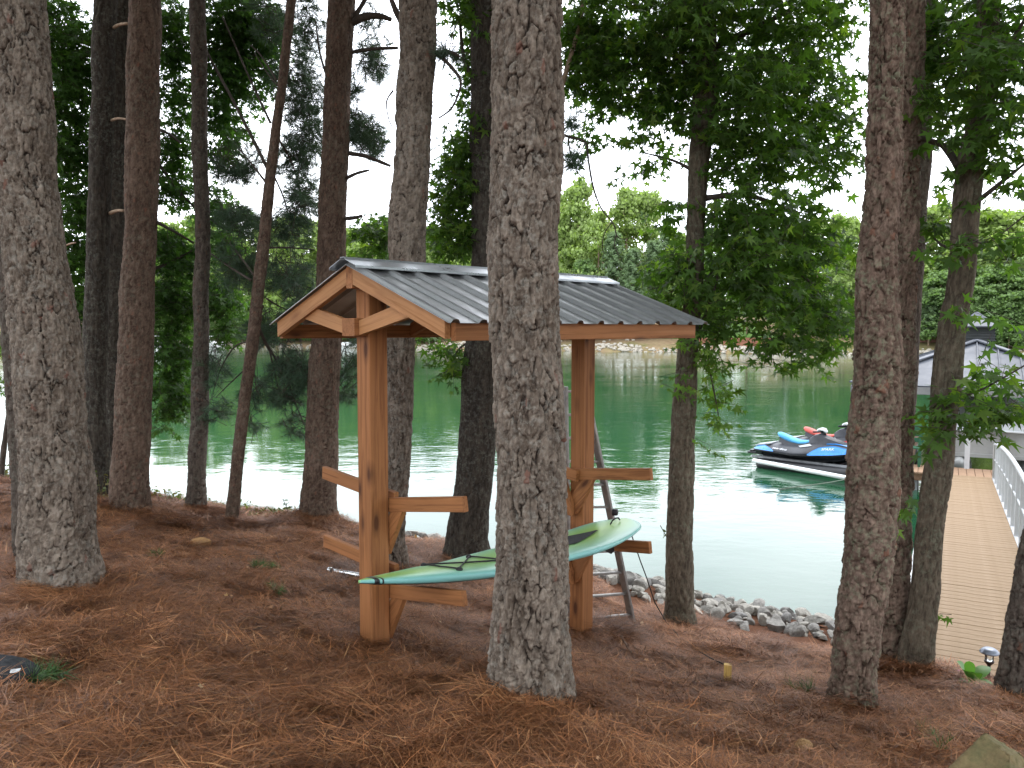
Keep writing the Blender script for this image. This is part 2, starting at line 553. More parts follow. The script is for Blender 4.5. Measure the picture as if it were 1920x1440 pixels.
def _water():
    m, nt, b = newmat('lake water', (.016, .105, .048), .04, .5)
    oc = objco(nt)
    b.inputs['IOR'].default_value = 1.40
    nb = nd(nt, 'ShaderNodeTexNoise', Vector=mapping(nt, oc, (.02, .035, 1)), Scale=1.0, Detail=3.0)
    c = ramp(nt, nb.outputs['Fac'], [(.35, (.008, .056, .026)), (.65, (.014, .068, .026))])
    r1 = nd(nt, 'ShaderNodeTexNoise', Vector=mapping(nt, oc, (3.0, 4.2, 1), rot=(0, 0, .25)), Scale=1.0, Detail=3.0, Roughness=.55)
    r2 = nd(nt, 'ShaderNodeTexNoise', Vector=mapping(nt, oc, (.75, 1.15, 1), rot=(0, 0, -.2)), Scale=1.0, Detail=2.0)
    calm = nd(nt, 'ShaderNodeTexNoise', Vector=mapping(nt, oc, (.07, .11, 1), loc=(3.1, 0, 0)), Scale=1.0, Detail=2.0)
    # wind ruffles the water by patches; the lee of the near bank lies calm
    sp = nd(nt, 'ShaderNodeSeparateXYZ'); nt.links.new(oc, sp.inputs[0])
    lee = nt.nodes.new('ShaderNodeMapRange')
    nt.links.new(mathn(nt, 'ADD', sp.outputs['Y'], mathn(nt, 'MULTIPLY', sp.outputs['X'], .55)), lee.inputs['Value'])
    lee.inputs['From Min'].default_value = 14.0; lee.inputs['From Max'].default_value = 21.0
    lee.inputs['To Min'].default_value = .18; lee.inputs['To Max'].default_value = 1.0
    amp = mathn(nt, 'MULTIPLY', ramp(nt, calm.outputs['Fac'], [(.35, .3), (.6, 1.15)]), lee.outputs[0])
    h = mathn(nt, 'ADD', mathn(nt, 'MULTIPLY', r1.outputs['Fac'], .42), r2.outputs['Fac'])
    h = mathn(nt, 'MULTIPLY', h, amp)
    setc(nt, b, c, None, bump(nt, h, 1.0, .018))
    return m
M['water'] = _water()

def _stone(name, ca, cb, cc, moss=None):
    m, nt, b = newmat(name, rough=.85, spec=.25)
    oc = objco(nt)
    oi = nt.nodes.new('ShaderNodeObjectInfo')
    n = nd(nt, 'ShaderNodeTexNoise', Vector=oc, Scale=5.0, Detail=10.0, Roughness=.7)
    n2 = nd(nt, 'ShaderNodeTexNoise', Vector=oc, Scale=24.0, Detail=8.0, Roughness=.7)
    c = ramp(nt, n.outputs['Fac'], [(.3, ca), (.5, cb), (.7, cc)])
    c = mixc(nt, 1.0, c, ramp(nt, oi.outputs['Random'], [(0, (.62, .62, .64)), (.5, (.95, .93, .9)), (1, (1.2, 1.17, 1.12))]), 'MULTIPLY')
    c = mixc(nt, .5, c, ramp(nt, n2.outputs['Fac'], [(.35, (.5, .5, .5)), (.65, (1, 1, 1))]), 'MULTIPLY')
    if moss:
        nm = nd(nt, 'ShaderNodeTexNoise', Vector=oc, Scale=3.2, Detail=6.0, Roughness=.65)
        c = mixc(nt, ramp(nt, nm.outputs['Fac'], [(.42, 0.0), (.58, .85)]), c, moss)
    setc(nt, b, c, None, bump(nt, mathn(nt, 'ADD', n.outputs['Fac'], n2.outputs['Fac']), .5, .02))
    return m
M['rock'] = _stone('riprap granite', (.22, .21, .195), (.36, .345, .32), (.52, .50, .46))
M['boulder'] = _stone('mossy boulder', (.12, .085, .045), (.24, .18, .09), (.34, .28, .17), (.06, .07, .03))
M['orange_stone'] = _stone('ochre stone', (.30, .16, .07), (.46, .27, .12), (.52, .36, .2))
M['far_stone'] = _stone('far shore stones', (.36, .32, .27), (.48, .44, .37), (.6, .56, .48))

def _farland():
    m, nt, b = newmat('far bank soil', rough=.95, spec=.1)
    oc = objco(nt)
    n = nd(nt, 'ShaderNodeTexNoise', Vector=oc, Scale=.12, Detail=8.0, Roughness=.65)
    n2 = nd(nt, 'ShaderNodeTexNoise', Vector=oc, Scale=1.4, Detail=6.0)
    c = ramp(nt, n.outputs['Fac'], [(.35, (.20, .125, .075)), (.5, (.26, .19, .11)), (.62, (.16, .15, .06))])
    c = mixc(nt, .5, c, ramp(nt, n2.outputs['Fac'], [(.35, (.6, .6, .6)), (.65, (1.1, 1.1, 1.1))]), 'MULTIPLY')
    setc(nt, b, c)
    return m
M['far_bank'] = _farland()
M['lawn'] = plain('far lawn grass', (.10, .19, .04), .9, .1, 0, .3, .8)
M['mulch'] = plain('red mulch', (.17, .075, .045), .95, .1, 0, .3, 1.2)

M['roof_metal'] = plain('charcoal ribbed steel', (.33, .335, .34), .36, .5, .75, .10, 5.0)
M['roof_under'] = plain('roof underside', (.16, .15, .14), .7, .2)
M['ridge_metal'] = plain('grey ridge flashing', (.36, .38, .40), .30, .5, .8, .08, 5.0)
M['screw'] = plain('screw head', (.3, .3, .3), .4, .5, .8)
M['pole_grey'] = plain('scuffed aluminium', (.30, .285, .27), .45, .5, .7, .25, 9.0)
M['black_rubber'] = plain('black rubber', (.018, .018, .02), .6, .4)
M['black_plastic'] = plain('black plastic', (.012, .012, .014), .38, .5)
M['chrome'] = plain('bright steel tube', (.62, .62, .62), .22, .5, .9, .15, 12.0)
M['white_paint'] = plain('white aluminium', (.46, .47, .48), .4, .4, 0, .06)
M['tan_deck'] = plain('tan composite deck', (.24, .162, .094), .7, .25, 0, .07, 9.0, .25, 120)
M['tan_dock'] = plain('tan dock board', (.30, .19, .12), .75, .25, 0, .12, 5.0, .25, 120)
M['concrete'] = plain('concrete', (.40, .39, .38), .9, .2, 0, .15, 8.0, .5)
M['float_grey'] = plain('grey dock float', (.30, .31, .32), .7, .3, 0, .2)
M['dock_roof'] = plain('pale blue grey standing seam', (.082, .09, .108), .5, .3, .1, .07, 1.5)
M['dock_trim'] = plain('grey fascia', (.2, .2, .2), .6, .3)
M['louver'] = plain('dark louver', (.055, .06, .06), .6, .3)
M['brown_wood'] = plain('brown piling', (.20, .12, .075), .85, .2, 0, .25, 12, .5)
M['cover'] = plain('grey boat cover', (.34, .35, .35), .75, .2, 0, .08, 4.0, .3, 30)
M['boat_side'] = plain('silver boat side', (.30, .30, .29), .4, .5, .2, .12, 3.0)
M['green_plastic'] = plain('green plastic', (.02, .09, .045), .5, .4, 0, .1)
M['ski_black'] = plain('black hull gelcoat', (.010, .011, .014), .18, .5)
M['ski_grey'] = plain('dark grey deck plastic', (.048, .050, .058), .5, .4)
M['ski_panel'] = plain('light grey panel', (.42, .44, .46), .5, .4)
M['ski_blue'] = plain('blue gelcoat', (.025, .21, .58), .28, .5)
M['ski_lblue'] = plain('light blue seat', (.07, .34, .62), .5, .4)
M['ski_red'] = plain('red gelcoat', (.50, .035, .035), .3, .5)
M['ski_lred'] = plain('coral red seat', (.58, .10, .075), .5, .4)
M['white_gel'] = plain('white gelcoat', (.75, .77, .76), .35, .4, 0, .05)
M['print_white'] = plain('white print', (.7, .72, .75), .5, .3, 0, .03)
M['rope'] = plain('dark line', (.035, .033, .03), .8, .2)
M['mooring'] = plain('grey mooring line', (.20, .21, .18), .85, .2)
M['pad'] = plain('black foam pad', (.028, .030, .034), .8, .25, 0, .2, 40, .8, 150)
M['board_under'] = plain('dark board bottom', (.02, .03, .035), .35, .5)
M['solar'] = plain('solar cap', (.20, .22, .27), .25, .5, .5, .1)
M['bronze'] = plain('dark bronze', (.045, .03, .024), .45, .5, .5)
M['pink'] = plain('pink petal', (.62, .22, .36), .7, .2)
M['litter_red'] = plain('red wrapper', (.60, .06, .05), .4, .4, 0, .1)
M['litter_white'] = plain('white wrapper', (.72, .66, .62), .5, .3)
M['cone'] = plain('pine cone', (.13, .085, .06), .9, .2, 0, .3, 30)
M['twig'] = plain('dead twig', (.10, .065, .045), .9, .2, 0, .3, 20)
M['twig_pale'] = plain('bleached twig', (.32, .23, .16), .9, .2, 0, .25, 20)
M['limb'] = plain('limb bark', (.075, .060, .050), .9, .15, 0, .3, 14, .8, 60)
M['house_wall'] = plain('brown boathouse wall', (.20, .10, .075), .9, .2)
M['boat_white'] = plain('white far boat', (.72, .72, .70), .4, .4)

def _glass():
    m, nt, b = newmat('lamp glass', (.9, .92, .92), .08, .5)
    b.inputs['Transmission Weight'].default_value = .9
    b.inputs['IOR'].default_value = 1.3
    return m
M['glass'] = _glass()

def _board():
    # printed board: lime along the middle fading to mint, then aqua at the rails
    m, nt, b = newmat('printed board deck', rough=.32, spec=.5)
    ac = attr(nt, 'across')
    al = attr(nt, 'gc', 'Vector')
    n = nd(nt, 'ShaderNodeTexNoise', Vector=mapping(nt, al, (1.2, 7, 7)), Scale=1.0, Detail=3.0)
    f = mathn(nt, 'ADD', ac, mathn(nt, 'MULTIPLY', mathn(nt, 'SUBTRACT', n.outputs['Fac'], .5), .22))
    c = ramp(nt, f, [(.0, (.27, .50, .09)), (.35, (.26, .50, .15)), (.62, (.25, .52, .25)), (.82, (.23, .50, .36)), (1.0, (.19, .44, .42))])
    setc(nt, b, c)
    return m
M['board'] = _board()
# ------------------------------------------------------------------ ground, lake, far bank, stones
def grid_mesh(name, xs, ys, zf, mat, smooth=True, kind='structure'):
    X, Y = np.meshgrid(xs, ys)
    Z = zf(X, Y)
    V = np.stack([X, Y, Z], -1).reshape(-1, 3)
    nx, ny = len(xs), len(ys)
    i = np.arange(nx - 1)[None, :] + nx * np.arange(ny - 1)[:, None]
    q = np.stack([i, i + 1, i + nx + 1, i + nx], -1).reshape(-1, 4)
    return mesh(name, V, q, mat, None, smooth, kind=kind)

gx = np.concatenate([np.linspace(-300, -15, 14)[:-1], np.linspace(-15, -6, 30)[:-1], np.linspace(-6, 6, 150), np.linspace(6, 17, 40)[1:], np.linspace(17, 300, 14)[1:]])
gy = np.concatenate([np.linspace(-200, -7, 10)[:-1], np.linspace(-7, 1.5, 20)[:-1], np.linspace(1.5, 15, 170), np.linspace(15, 30, 8)[1:]])
grid_mesh('ground', gx, gy, ground_z, M['ground'])

wx = np.array([-500, -200, -60, -20, 0, 20, 60, 200, 500.0]); wy = np.array([7.5, 12, 20, 40, 80, 140, 260, 400.0])
grid_mesh('lake_water', wx, wy, lambda X, Y: 0 * X, M['water'])

FSH = [(-500, 215), (-160, 200), (-70, 182), (-20, 150), (14.5, 136), (37, 121), (63, 101), (110, 84), (200, 70), (500, 60)]
def far_shore_y(x):
    return np.interp(x, [a for a, _ in FSH], [b for _, b in FSH])
def far_z(X, Y):
    d = Y - far_shore_y(X) + 1.2 * vnoise(X * .12, X * 0, 9)
    z = np.where(d < 0, d * .6, np.where(d < 1.6, d * .55, .88 + 3.6 * (1 - np.exp(-(d - 1.6) / 22.0)) + (np.maximum(d - 1.6, 0) * .05)))
    return z + np.where(d > 1.6, .25 * vnoise(X * .25, Y * .25, 12), 0)
def fz(x, y):
    return float(far_z(np.array([x], float), np.array([y], float))[0])
fx = np.concatenate([np.linspace(-500, -170, 12)[:-1], np.linspace(-170, 150, 190), np.linspace(150, 500, 14)[1:]])
fd = np.concatenate([[-6, -3, -1], np.linspace(-.5, 3, 9), np.linspace(4, 40, 30), np.linspace(45, 260, 16)])
Xf, Df = np.meshgrid(fx, fd)
Yf = far_shore_y(Xf) + Df
Vf = np.stack([Xf, Yf, far_z(Xf, Yf)], -1).reshape(-1, 3)
nxf = len(fx)
ii = np.arange(nxf - 1)[None, :] + nxf * np.arange(len(fd) - 1)[:, None]
mesh('far_bank', Vf, np.stack([ii, ii + 1, ii + nxf + 1, ii + nxf], -1).reshape(-1, 4), M['far_bank'], None, True, kind='structure')

def far_patch(name, x0, x1, d0, d1, mat):
    xs, ds = np.linspace(x0, x1, 40), np.linspace(d0, d1, 14)
    X, D = np.meshgrid(xs, ds)
    e = .6 * vnoise(X * .5, D * 0 + 3.3, 4)
    Y = far_shore_y(X) + D + e
    V = np.stack([X, Y, far_z(X, Y) + .06], -1).reshape(-1, 3)
    i = np.arange(39)[None, :] + 40 * np.arange(13)[:, None]
    return mesh(name, V, np.stack([i, i + 1, i + 41, i + 40], -1).reshape(-1, 4), mat, None, True, kind='structure')
far_patch('far_lawn', 26, 42, 9, 30, M['lawn'])
far_patch('mulch_bed', 29, 41, 2.0, 8.6, M['mulch'])

# --- stones: a few cut shapes shared by all
_t = (1 + 5 ** .5) / 2
_ico = np.array([(-1, _t, 0), (1, _t, 0), (-1, -_t, 0), (1, -_t, 0), (0, -1, _t), (0, 1, _t), (0, -1, -_t), (0, 1, -_t), (_t, 0, -1), (_t, 0, 1), (-_t, 0, -1), (-_t, 0, 1)]) / math.sqrt(1 + _t * _t)
_icof = np.array([(0, 11, 5), (0, 5, 1), (0, 1, 7), (0, 7, 10), (0, 10, 11), (1, 5, 9), (5, 11, 4), (11, 10, 2), (10, 7, 6), (7, 1, 8), (3, 9, 4), (3, 4, 2), (3, 2, 6), (3, 6, 8), (3, 8, 9), (4, 9, 5), (2, 4, 11), (6, 2, 10), (8, 6, 7), (9, 8, 1)])
def ico(sub):
    V, F = [tuple(v) for v in _ico], [tuple(f) for f in _icof]
    for _ in range(sub):
        c, nf = {}, []
        def mid(a, b):
            k = (min(a, b), max(a, b))
            if k not in c:
                m = (np.array(V[a]) + np.array(V[b])) / 2
                V.append(tuple(m / np.linalg.norm(m))); c[k] = len(V) - 1
            return c[k]
        for (a, b, d) in F:
            ab, bd, da = mid(a, b), mid(b, d), mid(d, a)
            nf += [(a, ab, da), (b, bd, ab), (d, da, bd), (ab, bd, da)]
        F = nf
    return np.array(V), np.array(F)
def stone_shape(seed, sub=2, cuts=9, depth=(.45, .8), squash=(1, .8, .62)):
    r = np.random.default_rng(seed)
    V, F = ico(sub)
    for _ in range(cuts):
        n = r.normal(size=3); n /= np.linalg.norm(n)
        d = r.uniform(*depth)
        s = V @ n
        V = V - np.where(s > d, s - d, 0)[:, None] * n * .97
    V = V + r.normal(size=V.shape) * .012
    return V * np.array(squash), F
def far_stones():
    Vs, Fs, n = [], [], 0
    sh = [stone_shape(100 + i, 0, 0) for i in range(4)]
    for k in range(2600):
        x = RNG.uniform(-90, 100)
        d = RNG.uniform(-.6, 2.0) if k % 5 else RNG.uniform(-.4, .6)
        y = float(far_shore_y(x)) + d
        if k % 9 == 0 and 0 < x < 22: d += RNG.uniform(0, 7); y += d
        s = RNG.uniform(.18, .5)
        a = RNG.uniform(0, 6.3)
        V, F = sh[k % 4]
        R = np.array([[math.cos(a), -math.sin(a), 0], [math.sin(a), math.cos(a), 0], [0, 0, 1]])
        Vs.append((V * s) @ R.T + np.array([x, y, fz(x, y) + s * .2])); Fs.append(F + n); n += len(V)
    return mesh('shore_stones', np.concatenate(Vs), np.concatenate(Fs), M['far_stone'], None, False, kind='stuff')
tag(far_stones(), 'line of pale stones edging the water along the far shore', 'stones')

def shore_y(x):
    return np.interp(x, [a for a, _ in SHORE], [b for _, b in SHORE])
rip = bpy.data.objects.new('riprap_bank', None)
rip.location = (1.5, 10.2, 0.0); COL.objects.link(rip)
rip['kind'] = 'structure'
rip['label'] = 'bank of loose pale grey rocks between the pine straw and the water'
rock_me = []
for i in range(12):
    V, F = stone_shape(40 + i, 2, 10, (.42, .8), (1, random.uniform(.7, .95), random.uniform(.55, .8)))
    o = mesh('rock', V * .5, F, M['rock'], None, False)
    rock_me.append(o.data); bpy.data.objects.remove(o)
placed = []
tries = 0
def rock_spot():
    x = random.uniform(.9, 4.25) if random.random() < .86 else random.uniform(-1.7, -.3)
    inl = random.uniform(-.10, 2.1) if x > .4 else random.uniform(-.3, 1.9)
    return x, float(shore_y(x)) - inl, inl
while len(placed) < 299 and tries < 30000:
    tries += 1
    x, y, inl = rock_spot()
    if 3.9 < x and y < 8.0: continue
    z = gz(x, y)
    if z > .78 + .12 * math.sin(x * 3) + (.35 if x < .3 else 0): continue
    s = random.choice([.11, .14, .16, .19, .22, .25]) * random.uniform(.85, 1.15)
    if any((x - a) ** 2 + (y - b) ** 2 < (.275 * (s + c)) ** 2 for a, b, c in placed): continue
    if any((x - P(*bp).x) ** 2 + (y - P(*bp).y) ** 2 < .06 for bp in [(1275, 1178, 8.0), (872, 1054, 8.2), (1187, 1166, 7.35)]): continue
    placed.append((x, y, s))
    o = bpy.data.objects.new('rock', rock_me[len(placed) % 12])
    o.location = (x - 1.5, y - 10.2, z + s * .20)
    o.scale = (s * random.uniform(.9, 1.25), s, s * random.uniform(.8, 1.15))
    o.rotation_euler = (random.uniform(-.5, .5), random.uniform(-.5, .5), random.uniform(0, 6.3))
    COL.objects.link(o); o.parent = rip

# ------------------------------------------------------------------ trunks
FRAME_TOP = 0.0
def trunk_mesh(name, rows, Y, style, matk, seed, ztop, parent, cols=None, xlean=None, moss=None):
    """rows: (py, left px, right px) down the stem as photographed; Y its distance"""
    rows = sorted(rows)
    zs, cx, cr = [], [], []
    for (py, xl, xr) in rows:
        a, b = P(xl, py, Y), P(xr, py, Y)
        zs.append((a.z + b.z) / 2); cx.append((a.x + b.x) / 2)
        dist = math.hypot((a.x + b.x) / 2, Y)
        cr.append((b.x - a.x) / 2 * Y / dist)
    zs, cx, cr = np.array(zs[::-1]), np.array(cx[::-1]), np.array(cr[::-1])
    zg = zs[0]
    ztf = P(960, -30, Y).z
    pxm = FPX / Y * 1024 / 1920
    dz = 1.0 / pxm * 1.05
    r0 = cr.mean()
    if cols is None:
        cols = int(max(40, 2 * math.pi * r0 * pxm / 1.05))
    zr = np.concatenate([np.arange(zg - .25, ztf, dz), np.linspace(ztf, ztop, 26)[1:]])
    th = np.arange(cols) / cols * 2 * math.pi
    # centre line & radius, extrapolated with the lean of the upper stem
    sl = (cx[-1] - cx[-2]) / (zs[-1] - zs[-2]) if xlean is None else xlean
    ce = np.interp(zr, zs, cx); ce = np.where(zr > zs[-1], cx[-1] + sl * (zr - zs[-1]) * .6, ce)
    k = np.array([.25, .5, .25])
    ra = np.interp(zr, zs, cr)
    hgt = ztop - zs[-1]
    ra = np.where(zr > zs[-1], cr[-1] * np.clip(1 - .75 * (zr - zs[-1]) / max(hgt, .1), .12, 1), ra)
    for _ in range(30):
        ce[1:-1] = np.convolve(ce, k, 'valid'); ra[1:-1] = np.convolve(ra, k, 'valid')
    TH, Z = np.meshgrid(th, zr)
    C, R = np.repeat(ce[:, None], cols, 1), np.repeat(ra[:, None], cols, 1)
    rr = random.Random(seed)
    lob = np.zeros_like(TH)
    for q in range(3):
        lob += rr.uniform(.4, 1) * np.cos((q + 3) * TH + rr.uniform(0, 6.3)) / 3
    fl = np.exp(-np.maximum(Z - zg, 0) / .16)
    R = R * (1 + .22 * lob * fl) + .02 * r0 * np.cos(2 * TH + Z * .6 + seed)
    circ = 2 * math.pi * r0
    s = TH / (2 * math.pi) * circ
    def P_(w): return max(3, int(round(circ / w)))
    pxn = P_(.06)
    u0 = TH / (2 * math.pi)
    wx_ = vnoise(u0 * P_(.09), Z / .16, seed + 1, P_(.09))
    wz_ = vnoise(u0 * P_(.09), Z / .16, seed + 2, P_(.09))
    if style == 'pine':
        W, H, D = .062, .115, .014
    elif style == 'plate':
        W, H, D = .075, .12, .012
    elif style == 'fine':
        W, H, D = .032, .065, .006
    else:
        W, H, D = .020, .17, .0075
    if r0 < .09 and style != 'gum': W, H, D = W * .55, H * .6, D * .55
    n1 = P_(W)
    f1, f2, rid, du, dv = voronoi(u0 * n1 + .30 * wx_, Z / H + .30 * wz_, seed + 5, n1)
    edge = np.clip((f2 - f1) / .26, 0, 1); edge = edge * edge * (3 - 2 * edge)
    n2 = P_(W * .38)
    g1, g2, rid2, _, dv2 = voronoi(u0 * n2 + .35 * vnoise(u0 * n2, Z / (H * .4), seed + 8, n2), Z / (H * .42), seed + 9, n2)
    e2 = np.clip((g2 - g1) / .3, 0, 1)
    fine = vnoise(u0 * P_(.012), Z / .02, seed + 12, P_(.012)) * .5 + vnoise(u0 * P_(.025), Z / .05, seed + 13, P_(.025)) * .5
    low = vnoise(u0 * max(3, P_(.2)), Z / .35, seed + 14, max(3, P_(.2)))
    if style == 'gum':
        ridge = np.abs(vnoise(u0 * P_(.034) + .8 * vnoise(u0 * P_(.06), Z / .11, seed + 3, P_(.06)), Z / .30, seed + 20, P_(.034)))
        disp = D * (1.1 * edge + 1.2 * np.clip(ridge * 2.0, 0, 1)) + .0022 * fine + .006 * low
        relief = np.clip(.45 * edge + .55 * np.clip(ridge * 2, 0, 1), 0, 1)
    else:
        q = {'pine': 1.0, 'plate': 1.0, 'fine': .62}[style] * (1 if r0 > .09 else .6)
        def layer(w, h, sd, warp):
            n_ = P_(w)
            wa = warp * (vnoise(u0 * P_(w * 1.3), Z / (h * 1.2), seed + sd, P_(w * 1.3)) + .6 * vnoise(u0 * P_(w * .45), Z / (h * .4), seed + sd + 1, P_(w * .45)))
            wb = warp * (vnoise(u0 * P_(w * 1.3), Z / (h * 1.2), seed + sd + 2, P_(w * 1.3)) + .6 * vnoise(u0 * P_(w * .45), Z / (h * .4), seed + sd + 3, P_(w * .45)))
            return voronoi(u0 * n_ + wa, Z / h + wb, seed + sd + 4, n_)
        a1, a2, rid, _, dv = layer(.052 * q, .150 * q, 100, .42)
        b1, b2, rid2, _, dv2 = layer(.026 * q, .046 * q, 140, .45)
        c1, c2, rid3, _, dv3 = layer(.011 * q, .017 * q, 180, .4)
        broken = np.clip(.5 + 1.3 * vnoise(u0 * P_(.05), Z / .09, seed + 60, P_(.05)), .42, 1)
        gr = (1 - np.clip((a2 - a1) / .15, 0, 1)) * broken
        gr2 = (1 - np.clip((b2 - b1) / .22, 0, 1)) * np.clip(.45 + 1.1 * vnoise(u0 * P_(.04), Z / .07, seed + 61, P_(.04)), 0, 1)
        saw = 1.0 if style == 'plate' else .45
        disp = q * (.0125 * rid - .024 * gr - saw * .008 * dv - .0100 * gr2 + .0068 * rid2 - saw * .0045 * dv2 + .0042 * rid3 + .0030 * fine) + .010 * low * min(1, r0 / .15)
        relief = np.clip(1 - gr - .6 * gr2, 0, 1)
    disp = disp * (1 + .8 * fl) - D * .8
    Rr = R + disp
    wob = .012 * vnoise(Z / .5, Z * 0 + seed, seed + 40)
    V = np.stack([C + wob + Rr * np.cos(TH), Y + Rr * np.sin(TH), Z], -1).reshape(-1, 3)
    nr = len(zr)
    j = np.arange(cols); jn = (j + 1) % cols
    b = (np.arange(nr - 1) * cols)[:, None]
    q = np.stack([b + j, b + jn, b + cols + jn, b + cols + j], -1).reshape(-1, 4)
    fresh = ((rid2 > .986) * (rid > .3)).astype(float) * .75 if style in ('pine', 'plate') else (rid2 > .985).astype(float) * .7
    plate = np.clip(.30 * rid + .42 * rid2 + .36 * (low * .5 + .5) + (.50 * (rid3 - .5) if style != 'gum' else 0) - .06, 0, 1)
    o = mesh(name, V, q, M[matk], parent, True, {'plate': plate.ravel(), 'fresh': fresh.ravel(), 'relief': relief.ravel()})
    axis = lambda z: Vector((float(np.interp(z, zr, ce)), Y, z))
    return o, axis, (lambda z: float(np.interp(z, zr, ra)))

def tuft(n=40, L=.16, rnd=None, spread=1.0, w=.0022):
    """a shoot of long needles: V (3n,3), F (n,3) around +X"""
    r = rnd or RNG
    t = r.uniform(-.06, .06, n)
    ph = r.uniform(0, 2 * math.pi, n); a = r.uniform(.35, 1.15, n) * spread
    d = np.stack([np.cos(a), np.sin(a) * np.cos(ph), np.sin(a) * np.sin(ph)], -1)
    b = np.stack([t, t * 0, t * 0], -1)
    l = L * r.uniform(.7, 1.1, n)
    side = np.cross(d, r.normal(size=(n, 3))); side /= np.linalg.norm(side, axis=1)[:, None]
    tip = b + d * l[:, None]; tip[:, 2] -= .15 * l * (1 - np.abs(d[:, 2]))
    V = np.stack([b - side * w, b + side * w, tip], 1).reshape(-1, 3)
    F = np.arange(3 * n).reshape(-1, 3)
    return V, F

def frame_from(d):
    d = Vector(d).normalized()
    y = d.cross(Vector((0, 0, 1)))
    if y.length < 1e-4: y = Vector((0, 1, 0))
    y.normalize(); z = y.cross(d)
    a = random.uniform(0, 6.3)
    y2 = y * math.cos(a) + z * math.sin(a); z2 = d.cross(y2)
    return np.array([d, y2, z2])

def needle_cloud(spots, L, n, w):
    Vs, Fs, ts, k = [], [], [], 0
    base = [tuft(n, L, w=w) for _ in range(10)]
    for (p, d, s) in spots:
        V, F = base[random.randrange(10)]
        Vs.append((V * s) @ frame_from(d) + np.array(p)); Fs.append(F + k); k += len(V)
        ts.append(np.repeat(random.random() * .7 + .3 * RNG.random(n), 3))
    return np.concatenate(Vs), np.concatenate(Fs), np.concatenate(ts)

# star-shaped sweetgum leaf, tip along +X, folded a little
def star_leaf():
    tips = [(0.0, 1.0), (math.radians(52), .86), (math.radians(108), .62)]
    pts = []
    ang = [-108, -82, -52, -27, 0, 27, 52, 82, 108]
    rad = [.56, .30, .84, .34, 1.0, .34, .84, .30, .56]
    pts = [(r * math.cos(math.radians(a)), r * math.sin(math.radians(a))) for a, r in zip(ang, rad)]
    pts.append((-.10, .12)); pts.insert(0, (-.10, -.12))
    V = [(0.0, 0.0, 0.0)] + [(x * .62, y * .62, -.10 * (x * x + y * y) + .10 * abs(y)) for x, y in pts]
    F = [(0, i, i + 1) for i in range(1, len(pts))]
    return np.array(V), np.array(F)
LEAF_V, LEAF_F = star_leaf()
def oval_leaf():
    V = [(0, 0, 0), (.3, -.2, .03), (.68, -.17, .0), (1, 0, -.12), (.68, .17, 0), (.3, .2, .03)]
    F = [(0, 1, 5), (1, 2, 5), (2, 4, 5), (2, 3, 4)]
    return np.array(V), np.array(F)
OVAL_V, OVAL_F = oval_leaf()

def leaf_cloud(mats, base=(LEAF_V, LEAF_F)):
    """mats: (N,3,3) rows = leaf axes scaled, (N,3) positions"""
    A, Pp = mats
    BV, BF = base
    V = np.einsum('vi,nij->nvj', BV, A) + Pp[:, None, :]
    F = (BF[None] + (np.arange(len(A)) * len(BV))[:, None, None]).reshape(-1, 3)
    return V.reshape(-1, 3), F

def leaf_axes(d, up, size):
    d = d / np.linalg.norm(d, axis=1)[:, None]
    y = np.cross(up, d); y /= (np.linalg.norm(y, axis=1)[:, None] + 1e-9)
    z = np.cross(d, y)
    return np.stack([d, y, z], 1) * size[:, None, None]

def sprays(cl, leaf=.13, droop=.55, per=9):
    """cl: (px, py, rx px, ry px, Y, depth radius m, optical density) -> leaf axes, positions, twigs"""
    A, Pos, tw = [], [], []
    for (px, py, rx, ry, Y, rd, od) in cl:
        c = np.array(P(px, py, Y))
        sx, sz = rx * Y / FPX, ry * Y / FPX
        area = math.pi * sx * sz
        n = int(3.6 * od * area / (leaf * leaf * .30))
        nt_ = max(1, n // per)
        u = RNG.normal(size=(nt_, 3)); u /= np.linalg.norm(u, axis=1)[:, None]
        r = RNG.uniform(0, 1, nt_) ** (1 / 2.4)
        pts = c + u * r[:, None] * np.array([sx, rd, sz])
        for i in range(nt_):
            d = np.array([u[i, 0] + RNG.normal() * .5, u[i, 1] + RNG.normal() * .5, -.25 + RNG.normal() * .25])
            d /= np.linalg.norm(d)
            L = RNG.uniform(.22, .42) * leaf / .13
            a = pts[i] - d * L * .5
            tw.append((a, pts[i] + d * L * .5))
            t = (np.arange(per) + RNG.uniform(-.3, .3, per)) / per
            side = np.cross(d, [0, 0, 1.0]); side /= np.linalg.norm(side) + 1e-9
            sg = np.where(np.arange(per) % 2, 1, -1)[:, None]
            ld = d * RNG.uniform(.1, .9, (per, 1)) + side * sg * RNG.uniform(.4, 1.1, (per, 1)) + np.array([0, 0, -1.0]) * (droop + RNG.normal(size=(per, 1)) * .35)
            ld /= np.linalg.norm(ld, axis=1)[:, None]
            up = np.array([0, 0, 1.0]) + RNG.normal(size=(per, 3)) * .55
            sz_ = leaf * RNG.uniform(.45, 1.3, per)
            A.append(leaf_axes(ld, up, sz_))
            Pos.append(a + d * (t * L)[:, None] + ld * .045 * leaf / .13)
    return np.concatenate(A), np.concatenate(Pos), tw

def twig_mesh(tw, parent, name='twigs', r=.0028, matk='limb'):
    m = MB()
    for a, b in tw:
        m.tube([a, (np.array(a) + np.array(b)) / 2 + np.array([0, 0, .012]), b], [r, r * .8, r * .4], n=3, caps=False)
    return m.build(name, M[matk], parent, kind='stuff')

